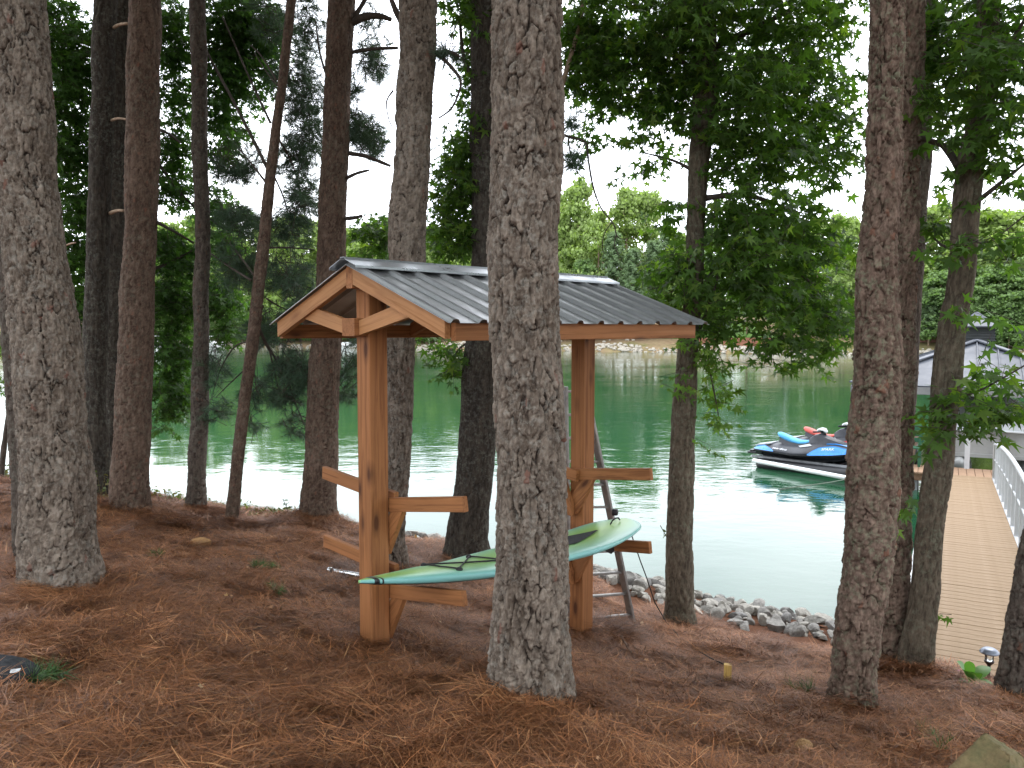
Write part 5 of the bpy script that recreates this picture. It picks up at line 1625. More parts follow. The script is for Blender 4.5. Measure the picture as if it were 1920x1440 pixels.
rf = mesh('roof', [(xL + .1, yF + .1, zE - .02), (xR - .1, yF + .1, zE - .02), (xR - .1, yB - .1, zE - .02), (xL + .1, yB - .1, zE - .02), (xL + .1, yF + .1, zE - .06), (xR - .1, yF + .1, zE - .06), (xR - .1, yB - .1, zE - .06), (xL + .1, yB - .1, zE - .06)],
          [(0, 1, 2, 3), (7, 6, 5, 4), (0, 4, 5, 1), (1, 5, 6, 2), (2, 6, 7, 3), (3, 7, 4, 0)], M['dock_trim'], dock, local=True)
hip('roof_panel', (A_, B_, R0, R0), M['dock_roof'], .42, rf)
hip('roof_panel', (B_, C_, R1, R0), M['dock_roof'], .42, rf)
hip('roof_panel', (C_, D_, R1, R1), M['dock_roof'], .42, rf)
hip('roof_panel', (D_, A_, R0, R1), M['dock_roof'], .42, rf)
for a, b in ((A_, R0), (B_, R0), (C_, R1), (D_, R1), (R0, R1)):
    m = MB(); m.beam(Vector(a) + Vector((0, 0, .045)), Vector(b) + Vector((0, 0, .045)), .17, .035); m.build('hip_cap', M['dock_roof'], rf, local=True)
for a, b in ((A_, B_), (B_, C_), (C_, D_), (D_, A_)):
    m = MB(); m.beam(Vector(a) - Vector((0, 0, .12)), Vector(b) - Vector((0, 0, .12)), .04, .17); m.build('fascia', M['dock_trim'], dock, local=True)
cyc = yF + hw_ + .9
cu_b = .42
m = MB(); m.box((xm, cyc, zT + .16), .84, .84, .42); cup = m.build('cupola', M['louver'], dock, local=True)
for zz in np.arange(zT + .02, zT + .36, .07):
    m = MB(); m.box((xm, cyc, zz), .90, .90, .022); m.build('louver', M['louver'], cup, local=True)
m = MB(); m.loft([[Vector((xm + sx * w, cyc + sy * w, z)) for sx, sy in ((-1, -1), (1, -1), (1, 1), (-1, 1))] for w, z in ((.60, zT + .37), (.60, zT + .40), (.30, zT + .56), (.03, zT + .78))]); m.build('cupola_roof', M['dock_roof'], cup, local=True)

# boat in the slip under a grey cover
bt = thing('covered_boat', 'silver pontoon boat under a pale grey cover in the dock slip', 'boat', dock.matrix_basis @ Vector((.75, 4.6, .2)), DA)
m = MB()
for xx in (-.75, .75):
    m.tube([(xx, -2.9, .28), (xx, -2.5, .1), (xx, 2.8, .1)], [.10, .28, .28], 12)
m.build('pontoon', M['boat_side'], bt, True, local=True)
m = MB(); m.beam((0, -2.8, .42), (0, 2.8, .42), 2.3, .08); m.build('deck', M['boat_side'], bt, local=True)
m = MB(); m.loft([[Vector((sx * w, y, z)) for sx, z in ((-1, .46), (-1.02, .98), (1.02, .98), (1, .46))] for y, w in ((-2.75, .95), (-2.3, 1.12), (2.75, 1.12))]); m.build('side_panel', M['boat_side'], bt, local=True)
m = MB(); m.loft([[Vector((sx * w, y, z0 + h * hh)) for sx, hh in ((-1.04, -.12), (-1.04, 0), (-.8, .55), (-.3, .95), (0, 1), (.3, .95), (.8, .55), (1.04, 0), (1.04, -.12))] for y, w, z0, h in ((-2.85, .95, 1.02, .10), (-2.3, 1.13, 1.0, .32), (-1.2, 1.15, 1.0, .52), (.2, 1.15, 1.0, .44), (1.6, 1.15, 1.0, .55), (2.85, 1.15, 1.0, .15))]); m.build('cover', M['cover'], bt, True, local=True)
m = MB(); m.tube([(-1.0, -2.82, 1.0), (0, -2.88, 1.02), (1.0, -2.82, 1.0), (1.16, -2.3, 1.0), (1.16, 2.8, 1.0)], .03, 6); m.build('rub_rail', M['white_paint'], bt, True, local=True)

def dw(x, y, z): return dock.matrix_basis @ Vector((x, y, z))
# things standing on the dock
m = MB(); m.tube([dw(2.62, 1.9, -.4), dw(2.62, 1.9, dz + .78)], .075, 10); m.lathe([(.08, 0), (.07, .03), (.02, .05)], dw(2.62, 1.9, dz + .78), 10)
tag(m.build('piling', M['brown_wood'], None, True), 'brown wooden piling beside the right finger of the dock', 'piling')
bx = thing('cargo_bag', 'slumped black bag on the dock boards behind the railing', 'bag', dw(2.15, 1.0, dz), DA)
m = MB(); m.loft([[Vector((w * math.cos(a) * .30, w * math.sin(a) * .22 + y, z)) for a in np.arange(12) * math.pi / 6] for w, y, z in ((.9, 0, 0), (1.05, 0, .08), (1.0, .02, .22), (.7, .04, .36), (.45, .05, .48), (.15, .05, .56))]); m.build('bag_body', M['black_plastic'], bx, True, local=True)
m = MB(); m.tube([(-.1, .05, .5), (-.05, .05, .62), (.06, .05, .62), (.1, .05, .5)], .014, 6); m.build('handle', M['black_rubber'], bx, True, local=True)
gb_ = thing('garden_bench', 'green plastic bench on the left side of the dock', 'bench', dw(-1.35, 1.0, dz), DA)
m = MB(); 
for yy in (-.16, -.03, .10): m.beam((-.62, yy, .42), (.62, yy, .42), .11, .03)
m.build('seat', M['green_plastic'], gb_, local=True)
m = MB()
for zz in (.56, .70, .84): m.beam((-.62, .22, zz), (.62, .24, zz), .03, .10)
m.build('backrest', M['green_plastic'], gb_, local=True)
for xx in (-.55, .55):
    m = MB(); m.beam((xx, -.18, 0), (xx, -.18, .41), .06, .06); m.build('leg', M['green_plastic'], gb_, local=True)
    m = MB(); m.beam((xx, .20, 0), (xx, .26, .9), .06, .06); m.build('leg', M['green_plastic'], gb_, local=True)
om = thing('outboard_motor', 'white outboard motor tilted behind the green bench', 'outboard motor', dw(-1.5, 2.6, .35), DA)
m = MB(); m.loft([[Vector((w * math.cos(a) * .2, y + w * math.sin(a) * .28, z)) for a in np.arange(12) * math.pi / 6] for w, y, z in ((.5, 0, .62), (.95, 0, .72), (1.0, 0, .95), (.85, .03, 1.15), (.4, .05, 1.22))]); m.build('cowling', M['white_gel'], om, True, local=True)
m = MB(); m.beam((0, 0, -.3), (0, .03, .64), .12, .16); m.build('leg', M['white_gel'], om, local=True)
m = MB(); m.beam((0, -.14, .62), (0, -.14, .70), .30, .10); m.build('bracket', M['black_plastic'], om, local=True)

# ------------------------------------------------------------------ small things by the walkway
lp = G(1853, 1279)
lamp = thing('path_lamp', 'small solar path lamp with a grey mushroom cap beside the walkway', 'lamp', lp)
lh = P(1853, 1215, lp.y).z - lp.z
m = MB(); m.lathe([(.012, -.15), (.012, lh - .125)], (0, 0, 0), 10); m.build('stake', M['bronze'], lamp, True, local=True)
m = MB(); m.lathe([(.012, lh - .14), (.030, lh - .118), (.036, lh - .108), (.036, lh - .102)], (0, 0, 0), 14); m.build('collar', M['bronze'], lamp, True, local=True)
m = MB(); m.lathe([(.024, lh - .101), (.024, lh - .042)], (0, 0, 0), 14); m.build('lens', M['glass'], lamp, True, local=True)
for k in range(4):
    a = k * math.pi / 2 + .4
    m = MB(); m.beam((.032 * math.cos(a), .032 * math.sin(a), lh - .104), (.032 * math.cos(a), .032 * math.sin(a), lh - .036), .008, .008); m.build('upright', M['bronze'], lamp, local=True)
m = MB(); m.lathe([(.035, lh - .040), (.070, lh - .038), (.071, lh - .032), (.055, lh - .012), (.040, lh - .003), (.030, lh)], (0, 0, 0), 20); m.build('cap', M['solar'], lamp, True, local=True)

def strap_leaf(base, tip, wid, bend=.0):
    base, tip = Vector(base), Vector(tip); d = tip - base
    side = d.cross(Vector((0, 0, 1))); side.normalize()
    v, f = [], []
    n = 7
    for i in range(n + 1):
        q = i / n
        c = base + d * q + Vector((0, 0, bend * math.sin(math.pi * q)))
        w = wid * (math.sin(math.pi * max(.0, q - .12) / .88) ** .75 if q > .13 else .10) + .003
        for k in (-1, 0, 1): v.append(c + side * k * w + Vector((0, 0, .28 * w * abs(k))))
    for i in range(n):
        for k in range(2): f.append((i * 3 + k, i * 3 + k + 1, i * 3 + k + 4, i * 3 + k + 3))
    return v, f
hb = G(1822, 1292)
host = thing('hosta', 'broad leaved green hosta beside the path lamp', 'plant', hb)
tips = [(1794, 1240, .062), (1854, 1250, .060), (1866, 1286, .05), (1842, 1308, .055), (1790, 1284, .05), (1810, 1258, .05), (1852, 1300, .045), (1802, 1308, .04), (1830, 1262, .05), (1818, 1240, .04)]
for k, (px, py, w) in enumerate(tips):
    tp = P(px, py, hb.y + random.uniform(-.10, .10))
    v, f = strap_leaf(hb + Vector((random.uniform(-.015, .015), random.uniform(-.015, .015), .0)), tp, w * .8, .03)
    mesh('leaf', v, f, M['hosta'], host, True, {'tone': np.full(len(v), random.random() * .8)})
for k, (px, py) in enumerate(((1846, 1309), (1862, 1300), (1838, 1304))):
    g = G(px, py); v, f = strap_leaf(g + Vector((0, 0, .01)), g + Vector((.10 - .06 * k, -.05 + .06 * k, .015)), .013, .02)
    o = mesh('dry_leaf', v, f, M['dead_leaf'], host, True, {'tone': np.full(len(v), .9)})
fb = G(1772, 1268)
flo = thing('impatiens', 'low green bedding plant with pink blossom at the foot of the leaning sweetgum', 'plant', fb)
A, Pos = [], []
for px, py in ((1768, 1266), (1780, 1272), (1790, 1270), (1798, 1278), (1806, 1284)):
    g = G(px, py)
    for _ in range(9):
        Pos.append(np.array(g) + RNG.normal(size=3) * np.array([.03, .03, .012]) + np.array([0, 0, .03])); 
Pos = np.array(Pos)
A = leaf_axes(RNG.normal(size=(len(Pos), 3)) * [1, 1, .3], np.array([0, 0, 1.0]) + RNG.normal(size=(len(Pos), 3)) * .35, RNG.uniform(.03, .06, len(Pos)))
V, F = leaf_cloud((A, Pos), (OVAL_V, OVAL_F)); mesh('foliage', V, F, M['hosta'], flo, True, {'tone': np.repeat(RNG.random(len(Pos)) * .6, len(OVAL_V))}, kind='stuff')
for px, py in ((1765, 1257), (1797, 1260)):
    c = P(px, py, fb.y); m = MB()
    for k in range(5):
        a = k * 1.2566; m.lathe([(.001, -.003), (.013, 0), (.009, .005), (.001, .007)], c + Vector((.014 * math.cos(a), .010 * math.sin(a), .008 * math.sin(a))), 8)
    m.build('blossom', M['pink'], flo, True)

# ------------------------------------------------------------------ stones and litter on the straw
def loose_stone(px, py, size, seed, matk, label, name='stone', squash=(1, .8, .6), sink=.25, cat='stone', sub=3, cuts=8, rot=0.0):
    V, F = stone_shape(seed, sub, cuts, (.55, .88), squash)
    ca, sa = math.cos(rot), math.sin(rot)
    V = V @ np.array([[ca, sa, 0], [-sa, ca, 0], [0, 0, 1]])
    g = G(px, py)
    o = mesh(name, V * size, F, M[matk], None, sub > 3)
    o.location = (g.x, g.y, g.z + size * squash[2] * (1 - 2 * sink))
    return tag(o, label, cat)
loose_stone(1852, 1520, .21, 71, 'boulder', 'mossy boulder in the bottom right corner of the straw', 'boulder', (1, .8, .85), .22, 'boulder', 4, 9)
loose_stone(1506, 1412, .045, 72, 'orange_stone', 'ochre stone on the straw near the lower right', 'stone', (1, .8, .7), .2)
loose_stone(1500, 1428, .030, 73, 'orange_stone', 'flat pinkish stone just in front of the ochre one', 'stone', (1, .7, .45), .2)
loose_stone(1449, 1410, .024, 74, 'orange_stone', 'small tan stone left of the ochre one', 'stone', (1, .7, .6), .2)
loose_stone(1477, 1386, .022, 75, 'rock', 'small grey pebble above the ochre stone', 'stone', (1, .8, .6), .2)
loose_stone(376, 1024, .085, 76, 'orange_stone', 'ochre stone half buried in straw below the slim pine', 'stone', (1.2, .7, .62), .36)

# black swim fin / board bag corner at the left edge, with white print
bgp = G(26, 1292)
bag = thing('board_bag', 'black padded bag with white print lying at the left edge of the straw', 'bag', bgp)
out = [(-60, 1262), (-20, 1264), (25, 1266), (58, 1271), (76, 1281), (70, 1292), (45, 1304), (10, 1311), (-60, 1316)]
pts = [G(max(px, 2), py) + Vector((min(0, px - 2) * 2.9 / FPX, 0, .0)) for px, py in out]
m = MB()
cen = sum(pts, Vector((0, 0, 0))) / len(pts)
rings = []
for sc, h in ((1.0, .0), (1.02, .012), (.97, .030), (.80, .042), (.5, .048), (.2, .050)):
    rings.append([cen + (p - cen) * sc + Vector((0, 0, h + .050 + .004 * math.sin(7 * i + sc * 9))) for i, p in enumerate(pts)])
m.loft(rings); m.build('padded_shell', M['pad'], bag, True)
lp0 = [G(16, 1305), G(40, 1300), G(44, 1294), G(20, 1297)]
m = MB(); m.prism([p + Vector((0, -.012, .096)) for p in lp0], Vector((0, 0, .003))); m.build('white_print', M['print_white'], bag)

# bright tube behind the near post
ta, tb = G(616, 1078) + Vector((0, 0, .03)), G(660, 1091) + Vector((0, .05, .035))
tube_ = thing('metal_tube', 'short bright metal tube lying in the straw behind the near post', 'tube', (ta + tb) / 2)
m = MB(); m.tube([ta + (tb - ta) * q for q in np.linspace(.12, 1.5, 6)], .024, 12); m.build('shaft', M['chrome'], tube_, True)
m = MB(); m.tube([ta - (tb - ta) * .02, ta + (tb - ta) * .0, ta + (tb - ta) * .10, ta + (tb - ta) * .14], [.020, .029, .029, .024], 12); m.build('end_cap', M['chrome'], tube_, True)
m = MB(); m.tube([ta + (tb - ta) * .15, ta + (tb - ta) * .19], .027, 12); m.build('seal', M['black_rubber'], tube_, True)

g = G(1404, 1281)
wr = thing('wrapper', 'torn red and white wrapper on the straw right of the stake', 'litter', g)
m = MB(); m.prism([g + Vector((-.012, 0, .004)), g + Vector((.022, -.008, .010)), g + Vector((.026, .012, .014)), g + Vector((-.006, .018, .008))], (0, 0, .002)); m.build('printed_part', M['litter_red'], wr)
m = MB(); m.prism([g + Vector((-.026, .004, .010)), g + Vector((-.010, -.002, .006)), g + Vector((-.005, .018, .012)), g + Vector((-.020, .018, .022))], (0, 0, .002)); m.build('torn_edge', M['litter_white'], wr)

# fallen sticks, each a thing
STK = [([(1165, 1202), (1176, 1222), (1186, 1235)], .012, 'grey_wood', 'short thick stick on the straw right of the far post'),
       ([(1385, 1256), (1405, 1250), (1434, 1247)], .010, 'cone', 'dark curled strip of bark on the straw above the wrapper'),
       ([(70, 1262), (115, 1252), (165, 1243)], .006, 'twig', 'long thin stick pointing at the black bag'),
       ([(1520, 1268), (1548, 1270), (1572, 1272)], .006, 'twig', 'dark stick lying against the foot of the plated pine'),
       ([(690, 1163), (720, 1168), (752, 1163)], .006, 'twig_pale', 'pale stick under the paddle board'),
       ([(240, 1052), (275, 1050), (310, 1056)], .009, 'grey_wood', 'grey stick half sunk in the straw right of the thick left pine'),
       ([(1500, 1240), (1515, 1250), (1522, 1260)], .005, 'twig', 'short twig left of the plated pine'),
       ([(420, 980), (460, 982), (520, 978)], .006, 'twig_pale', 'pale twig on the crest beside the thin leaning pine')]
for pts, r, mk, lb in STK:
    m = MB(); m.tube([G(*p) + Vector((0, 0, .014 + r)) for p in pts], [r * 1.1, r, r * .6], 6)
    tag(m.build('stick', M[mk], None, True), lb, 'stick')
# pine cones
for k, (px, py, lb) in enumerate(((472, 1347, 'grey pine cone lying left of the central pine'), (1494, 1280, 'black pine cone left of the plated pine'), (820, 1318, 'dark pine cone left of the foot of the central pine'), (984, 1396, 'grey pine cone on the straw in front of the central pine'))):
    g = G(px, py); m = MB()
    for i in range(7):
        r = .024 * math.sin(math.pi * (i + .8) / 8)
        m.lathe([(r * .5, -.004), (r * 1.1, .002), (r * .9, .006), (r * .3, .005)], (0, 0, .008 * i), 9)
    o = m.build('pine_cone', M['cone'], None); o.location = g + Vector((0, 0, .014)); o.rotation_euler = (1.3, .2, k * 1.7)
    tag(o, lb, 'pine cone')
# fallen green needle sprigs
def sprig(pxs, label, n=9, L=.13, sc=1.0, lift=.03):
    g0 = G(*pxs[0]); t = thing('pine_sprig', label, 'sprig', g0)
    sp = []
    for i in range(n):
        px, py = pxs[random.randrange(len(pxs))]
        g = G(px + random.uniform(-7, 7), py + random.uniform(-3, 3)); 
        sp.append((g + Vector((0, 0, lift)), (random.uniform(-1, 1), random.uniform(-1, 1), .35), random.uniform(.7, 1.1) * sc))
    V, F, ts = needle_cloud(sp, L, 30, .0024)
    mesh('needles', V, F, M['green_sprig'], t, False, {'tone': ts}, kind='stuff')
    m = MB(); m.tube([G(*pxs[0]) + Vector((0, 0, .02)), G(*pxs[-1]) + Vector((0.02, 0, .025))], [.005, .003], 5); m.build('stem', M['twig'], t, True)
sprig([(60, 1296), (80, 1286), (100, 1280), (72, 1322)], 'green pine sprig fallen beside the black bag', 10)
sprig([(482, 1071), (500, 1073), (515, 1072)], 'bright green sprig lying in the straw left of the rack', 14, .09, 1.0)
sprig([(1738, 1392), (1755, 1410), (1770, 1420)], 'grey green sprig beside the mossy boulder', 8, .10)
sprig([(1490, 1302), (1515, 1306)], 'faded green sprig left of the foot of the plated pine', 7, .11)
sprig([(290, 1048), (297, 1050)], 'small green seedling tuft below the reddish pine', 5, .06)
sprig([(510, 1118), (522, 1120)], 'dull green tuft in the straw left of the near post', 5, .08)
# ------------------------------------------------------------------ straw, litter and weeds on the near bank
def straw():
    # patches of dry needles, a few kinds, instanced over the bank
    pc = bpy.data.collections.new('straw_patches')
    for k in range(7):
        n = 420
        r = np.sqrt(RNG.random(n)) * .30; a = RNG.uniform(0, 6.283, n)
        main = RNG.uniform(0, 6.283)
        th = np.where(RNG.random(n) < .55, main + RNG.normal(size=n) * .55, RNG.uniform(0, 6.283, n))
        L = RNG.uniform(.09, .19, n)
        tilt = RNG.normal(size=n) * .16
        tilt = np.where(RNG.random(n) < .06, RNG.uniform(.2, .7, n), tilt)
        d = np.stack([np.cos(th) * np.cos(tilt), np.sin(th) * np.cos(tilt), np.sin(tilt)], -1)
        s = np.stack([-np.sin(th), np.cos(th), 0 * th], -1)
        c = np.stack([r * np.cos(a), r * np.sin(a), np.abs(RNG.normal(size=n)) * .016 - .004], -1)
        bend = RNG.normal(size=n) * .010
        wv = RNG.uniform(.0007, .0018, n)
        P0 = c - d * (L / 2)[:, None]; P2 = c + d * (L / 2)[:, None]; P1 = c + s * bend[:, None]
        z = np.array([0, 0, 1.0])
        s2 = s * wv[:, None]
        V = np.stack([P0 - s2 * .6, P0 + s2 * .6, P1 - s2, P1 + s2 + z * wv[:, None] * .4, P2 - s2 * .3, P2 + s2 * .3], 1).reshape(-1, 3)
        b = (np.arange(n) * 6)[:, None]
        q = np.concatenate([b + np.array([[0, 1, 3, 2]]), b + np.array([[2, 3, 5, 4]])], 0)
        tone = RNG.random(n) ** 1.6
        o = mesh('straw_patch', V, q, M['straw'], None, False, {'tone': np.repeat(tone, 6)})
        COL.objects.unlink(o); pc.objects.link(o)
    pts = []
    N = 7500
    u = RNG.random(N * 3)
    y = 2.3 + 9.2 * u ** 1.25
    x = RNG.uniform(-1, 1, N * 3) * (.75 * y + .6)
    z = ground_z(x, y)
    lim = np.where(x > .3, .62, np.where(x > -1.6, .8, .5))
    ok = (z > lim + .15 * vnoise(x * 1.5, y * 1.5, 77)) & (x > -8) & (x < 6.2)
    gpx = 960 + FPX * x / y
    ok &= ~((x > 3.05) & (y > 6.15))
    for kx, ky, kr in ((G(22, 1290), 0, .34), (G(1506, 1412), 0, .10), (G(1404, 1281), 0, .10), (G(1852, 1450), 0, .12), (G(1824, 1292), 0, .26)):
        ok &= (x - kx.x) ** 2 + (y - kx.y) ** 2 > kr ** 2
    x, y, z = x[ok][:N], y[ok][:N], z[ok][:N]
    bx_, by_ = [], []
    for (px, py, Y, r) in ((995, 1338, 4.05, .25), (117, 1112, 5.4, .31), (60, 1078, 6.1, .2), (242, 962, 7.8, .22), (369, 964, 9.2, .15), (432, 992, 8.5, .1), (594, 990, 8.8, .28), (695, 1207, 5.15, .12), (738, 1080, 7.3, .15), (872, 1054, 8.2, .28), (1090, 1195, 6.6, .12), (1275, 1178, 8.0, .18), (1598, 1338, 4.8, .16), (1668, 1255, 6.2, .16), (1714, 1266, 6.0, .16), (1910, 1314, 5.3, .2)):
        c = P(px, py, Y)
        for _ in range(64):
            a_ = random.uniform(0, 6.283); rr_ = r + abs(random.gauss(.02, .08))
            bx_.append(c.x + rr_ * math.cos(a_)); by_.append(c.y + rr_ * math.sin(a_))
    bx_, by_ = np.array(bx_), np.array(by_)
    kx = G(1824, 1292); okr = ((bx_ - kx.x) ** 2 + (by_ - kx.y) ** 2 > .30 ** 2) & ~((bx_ > 3.05) & (by_ > 6.15)); bx_, by_ = bx_[okr], by_[okr]
    x, y, z = np.concatenate([x, bx_]), np.concatenate([y, by_]), np.concatenate([z, ground_z(bx_, by_) + RNG.uniform(.0, .05, len(bx_))])
    e = .06
    zx, zy = (ground_z(x + e, y) - ground_z(x - e, y)) / (2 * e), (ground_z(x, y + e) - ground_z(x, y - e)) / (2 * e)
    rot = []
    for i in range(len(x)):
        nv = Vector((-zx[i], -zy[i], 1)).normalized()
        qn = Vector((0, 0, 1)).rotation_difference(nv)
        e_ = (qn.to_matrix() @ Matrix.Rotation(random.uniform(0, 6.283), 3, 'Z')).to_euler()
        rot.append(tuple(e_))
    me = bpy.data.meshes.new('pine_straw')
    me.from_pydata([(a, b, c - .014 + random.gauss(0, .011)) for a, b, c in zip(x, y, z)], [], [])
    at = me.attributes.new('rot', 'FLOAT_VECTOR', 'POINT'); at.data.foreach_set('vector', np.array(rot, np.float32).ravel())
    at = me.attributes.new('scl', 'FLOAT', 'POINT'); at.data.foreach_set('value', RNG.uniform(.8, 1.25, len(x)).astype(np.float32))
    o = bpy.data.objects.new('pine_straw', me); COL.objects.link(o)
    ng = bpy.data.node_groups.new('scatter straw', 'GeometryNodeTree')
    ng.interface.new_socket('Geometry', in_out='INPUT', socket_type='NodeSocketGeometry')
    ng.interface.new_socket('Geometry', in_out='OUTPUT', socket_type='NodeSocketGeometry')
    gi, go = ng.nodes.new('NodeGroupInput'), ng.nodes.new('NodeGroupOutput')
    ci = ng.nodes.new('GeometryNodeCollectionInfo'); ci.inputs['Collection'].default_value = pc
    ci.inputs['Separate Children'].default_value = True; ci.inputs['Reset Children'].default_value = True
    ip = ng.nodes.new('GeometryNodeInstanceOnPoints'); ip.inputs['Pick Instance'].default_value = True
    ra = ng.nodes.new('GeometryNodeInputNamedAttribute'); ra.data_type = 'FLOAT_VECTOR'; ra.inputs['Name'].default_value = 'rot'
    sa = ng.nodes.new('GeometryNodeInputNamedAttribute'); sa.data_type = 'FLOAT'; sa.inputs['Name'].default_value = 'scl'
    ng.links.new(gi.outputs[0], ip.inputs['Points']); ng.links.new(ci.outputs[0], ip.inputs['Instance'])
    ng.links.new(ra.outputs['Attribute'], ip.inputs['Rotation']); ng.links.new(sa.outputs['Attribute'], ip.inputs['Scale'])
    ng.links.new(ip.outputs[0], go.inputs[0])
    md = o.modifiers.new('scatter', 'NODES'); md.node_group = ng
    tag(o, 'thick layer of reddish brown pine straw covering the bank', 'pine straw', kind='stuff')
straw()

def litter():
    n = 1700
    y = 2.8 + 7.5 * RNG.random(n) ** .9; x = RNG.uniform(-1, 1, n) * (.70 * y)
    z = ground_z(x, y); ok = (z > 1.0) & ~((x > 3.0) & (y > 6.0)); x, y, z = x[ok], y[ok], z[ok]
    Pos = np.stack([x, y, z + RNG.uniform(.035, .068, len(z))], -1)
    A = leaf_axes(RNG.normal(size=(len(x), 3)) * [1, 1, .25], np.array([0, 0, 1.0]) + RNG.normal(size=(len(x), 3)) * .45, RNG.uniform(.018, .05, len(x)) * np.where(RNG.random(len(x)) < .1, 1.5, 1))
    V, F = leaf_cloud((A, Pos))
    o = mesh('leaf_litter', V, F, M['dead_leaf'], None, True, {'tone': np.repeat(RNG.random(len(x)) ** 1.8, len(LEAF_V))}, kind='stuff')
    tag(o, 'scattered pale dead leaves on the pine straw', 'dead leaves')
    # denser brown leaves behind the board where the bank drops
    n = 1500
    x = RNG.uniform(-2.2, 2.6, n); y = RNG.uniform(7.3, 10.4, n)
    z = ground_z(x, y); ok = (z > .70) & (z < 1.3); x, y, z = x[ok], y[ok], z[ok]
    A = leaf_axes(RNG.normal(size=(len(x), 3)) * [1, 1, .4], np.array([0, 0, 1.0]) + RNG.normal(size=(len(x), 3)) * .7, RNG.uniform(.04, .085, len(x)))
    V, F = leaf_cloud((A, np.stack([x, y, z + .03], -1)), (OVAL_V, OVAL_F))
    o = mesh('leaf_litter', V, F, M['dead_leaf'], None, True, {'tone': np.repeat(RNG.random(len(x)) ** 1.5, len(OVAL_V))}, kind='stuff')
    tag(o, 'drift of curled brown leaves between the rack and the rocks', 'dead leaves')
    m = MB()
    for _ in range(420):
        yy = 2.8 + 6 * random.random(); xx = random.uniform(-1, 1) * .7 * yy
        zz = gz(xx, yy)
        if zz < 1.0 or (xx > 3 and yy > 6): continue
        a = random.uniform(0, 6.3); L = random.uniform(.04, .14); d = Vector((math.cos(a), math.sin(a), random.uniform(-.05, .25))) * L
        p = Vector((xx, yy, zz + .030)); m.tube([p - d, p + Vector((0, 0, .006)), p + d], [.0035, .003, .0018], 4)
    o = m.build('twig_litter', [M['twig']], None, False, kind='stuff'); tag(o, 'small dark twigs strewn over the straw', 'twigs')
litter()

def weeds():
    A, Pos, tw = [], [], []
    for (px0, px1, py, Y, n, h) in ((250, 350, 942, 10.2, 260, .16), (340, 440, 952, 10.1, 150, .12), (440, 560, 962, 9.9, 260, .13), (0, 40, 905, 10.1, 120, .2), (510, 560, 975, 9.7, 60, .12), (640, 680, 1000, 9.3, 40, .14), (180, 212, 870, 8.3, 60, .3)):
        for _ in range(n):
            px = random.uniform(px0, px1); p = P(px, py, Y + random.uniform(-.35, .35)); p.z = gz(p.x, p.y)
            hh = random.random() ** 1.4 * h
            q = p + Vector((random.uniform(-.05, .05), random.uniform(-.05, .05), .02 + hh))
            Pos.append(tuple(q)); tw.append((tuple(p), tuple(q)))
    Pos = np.array(Pos); n = len(Pos)
    A = leaf_axes(RNG.normal(size=(n, 3)) * [1, 1, .6], np.array([0, 0, 1.0]) + RNG.normal(size=(n, 3)) * .6, RNG.uniform(.035, .08, n))
    V, F = leaf_cloud((A, Pos), (OVAL_V, OVAL_F))
    m = MB()
    for a, b in tw[::2]: m.tube([a, b], [.003, .0015], 3, caps=False)
    o = mesh('weeds', np.concatenate([V, np.array(m.v)]), [tuple(f) for f in F] + [tuple(i + len(V) for i in f) for f in m.f], [M['weeds']], None, True, {'tone': np.concatenate([np.repeat(RNG.random(n), len(OVAL_V)), np.full(len(m.v), .95)])}, kind='stuff')
    tag(o, 'low straggling weeds along the crest of the bank', 'weeds')
weeds()
# tall bare weed stalks by the water
for k, (pts, lb) in enumerate((([(1262, 1030, 8.6), (1246, 1000, 8.6), (1238, 985, 8.6)], 'dark seed heads of a weed left of the slim sweetgum'), ([(545, 972, 9.6), (537, 950, 9.6), (530, 935, 9.6)], 'thin dark weed stalk left of the dark reddish pine'))):
    t = thing('weed_stalk', lb, 'plant', P(*pts[0]) - Vector((0, 0, .3)))
    b = P(*pts[0]); b.z = gz(b.x, b.y)
    m = MB(); m.tube([b] + [P(*p) for p in pts], .004, 4); m.build('stem', M['limb'], t)
    A = leaf_axes(RNG.normal(size=(9, 3)), RNG.normal(size=(9, 3)), RNG.uniform(.03, .06, 9))
    w = [P(*p) for p in pts]
    Pos = np.array([w[1] + (w[2] - w[1]) * random.uniform(-.5, 1) + Vector((random.uniform(-.02, .02), 0, 0)) for _ in range(9)])
    V, F = leaf_cloud((A, Pos), (OVAL_V, OVAL_F)); mesh('foliage', V, F, M['weeds'], t, True, {'tone': np.repeat(RNG.random(9) * .3, len(OVAL_V))}, kind='stuff')

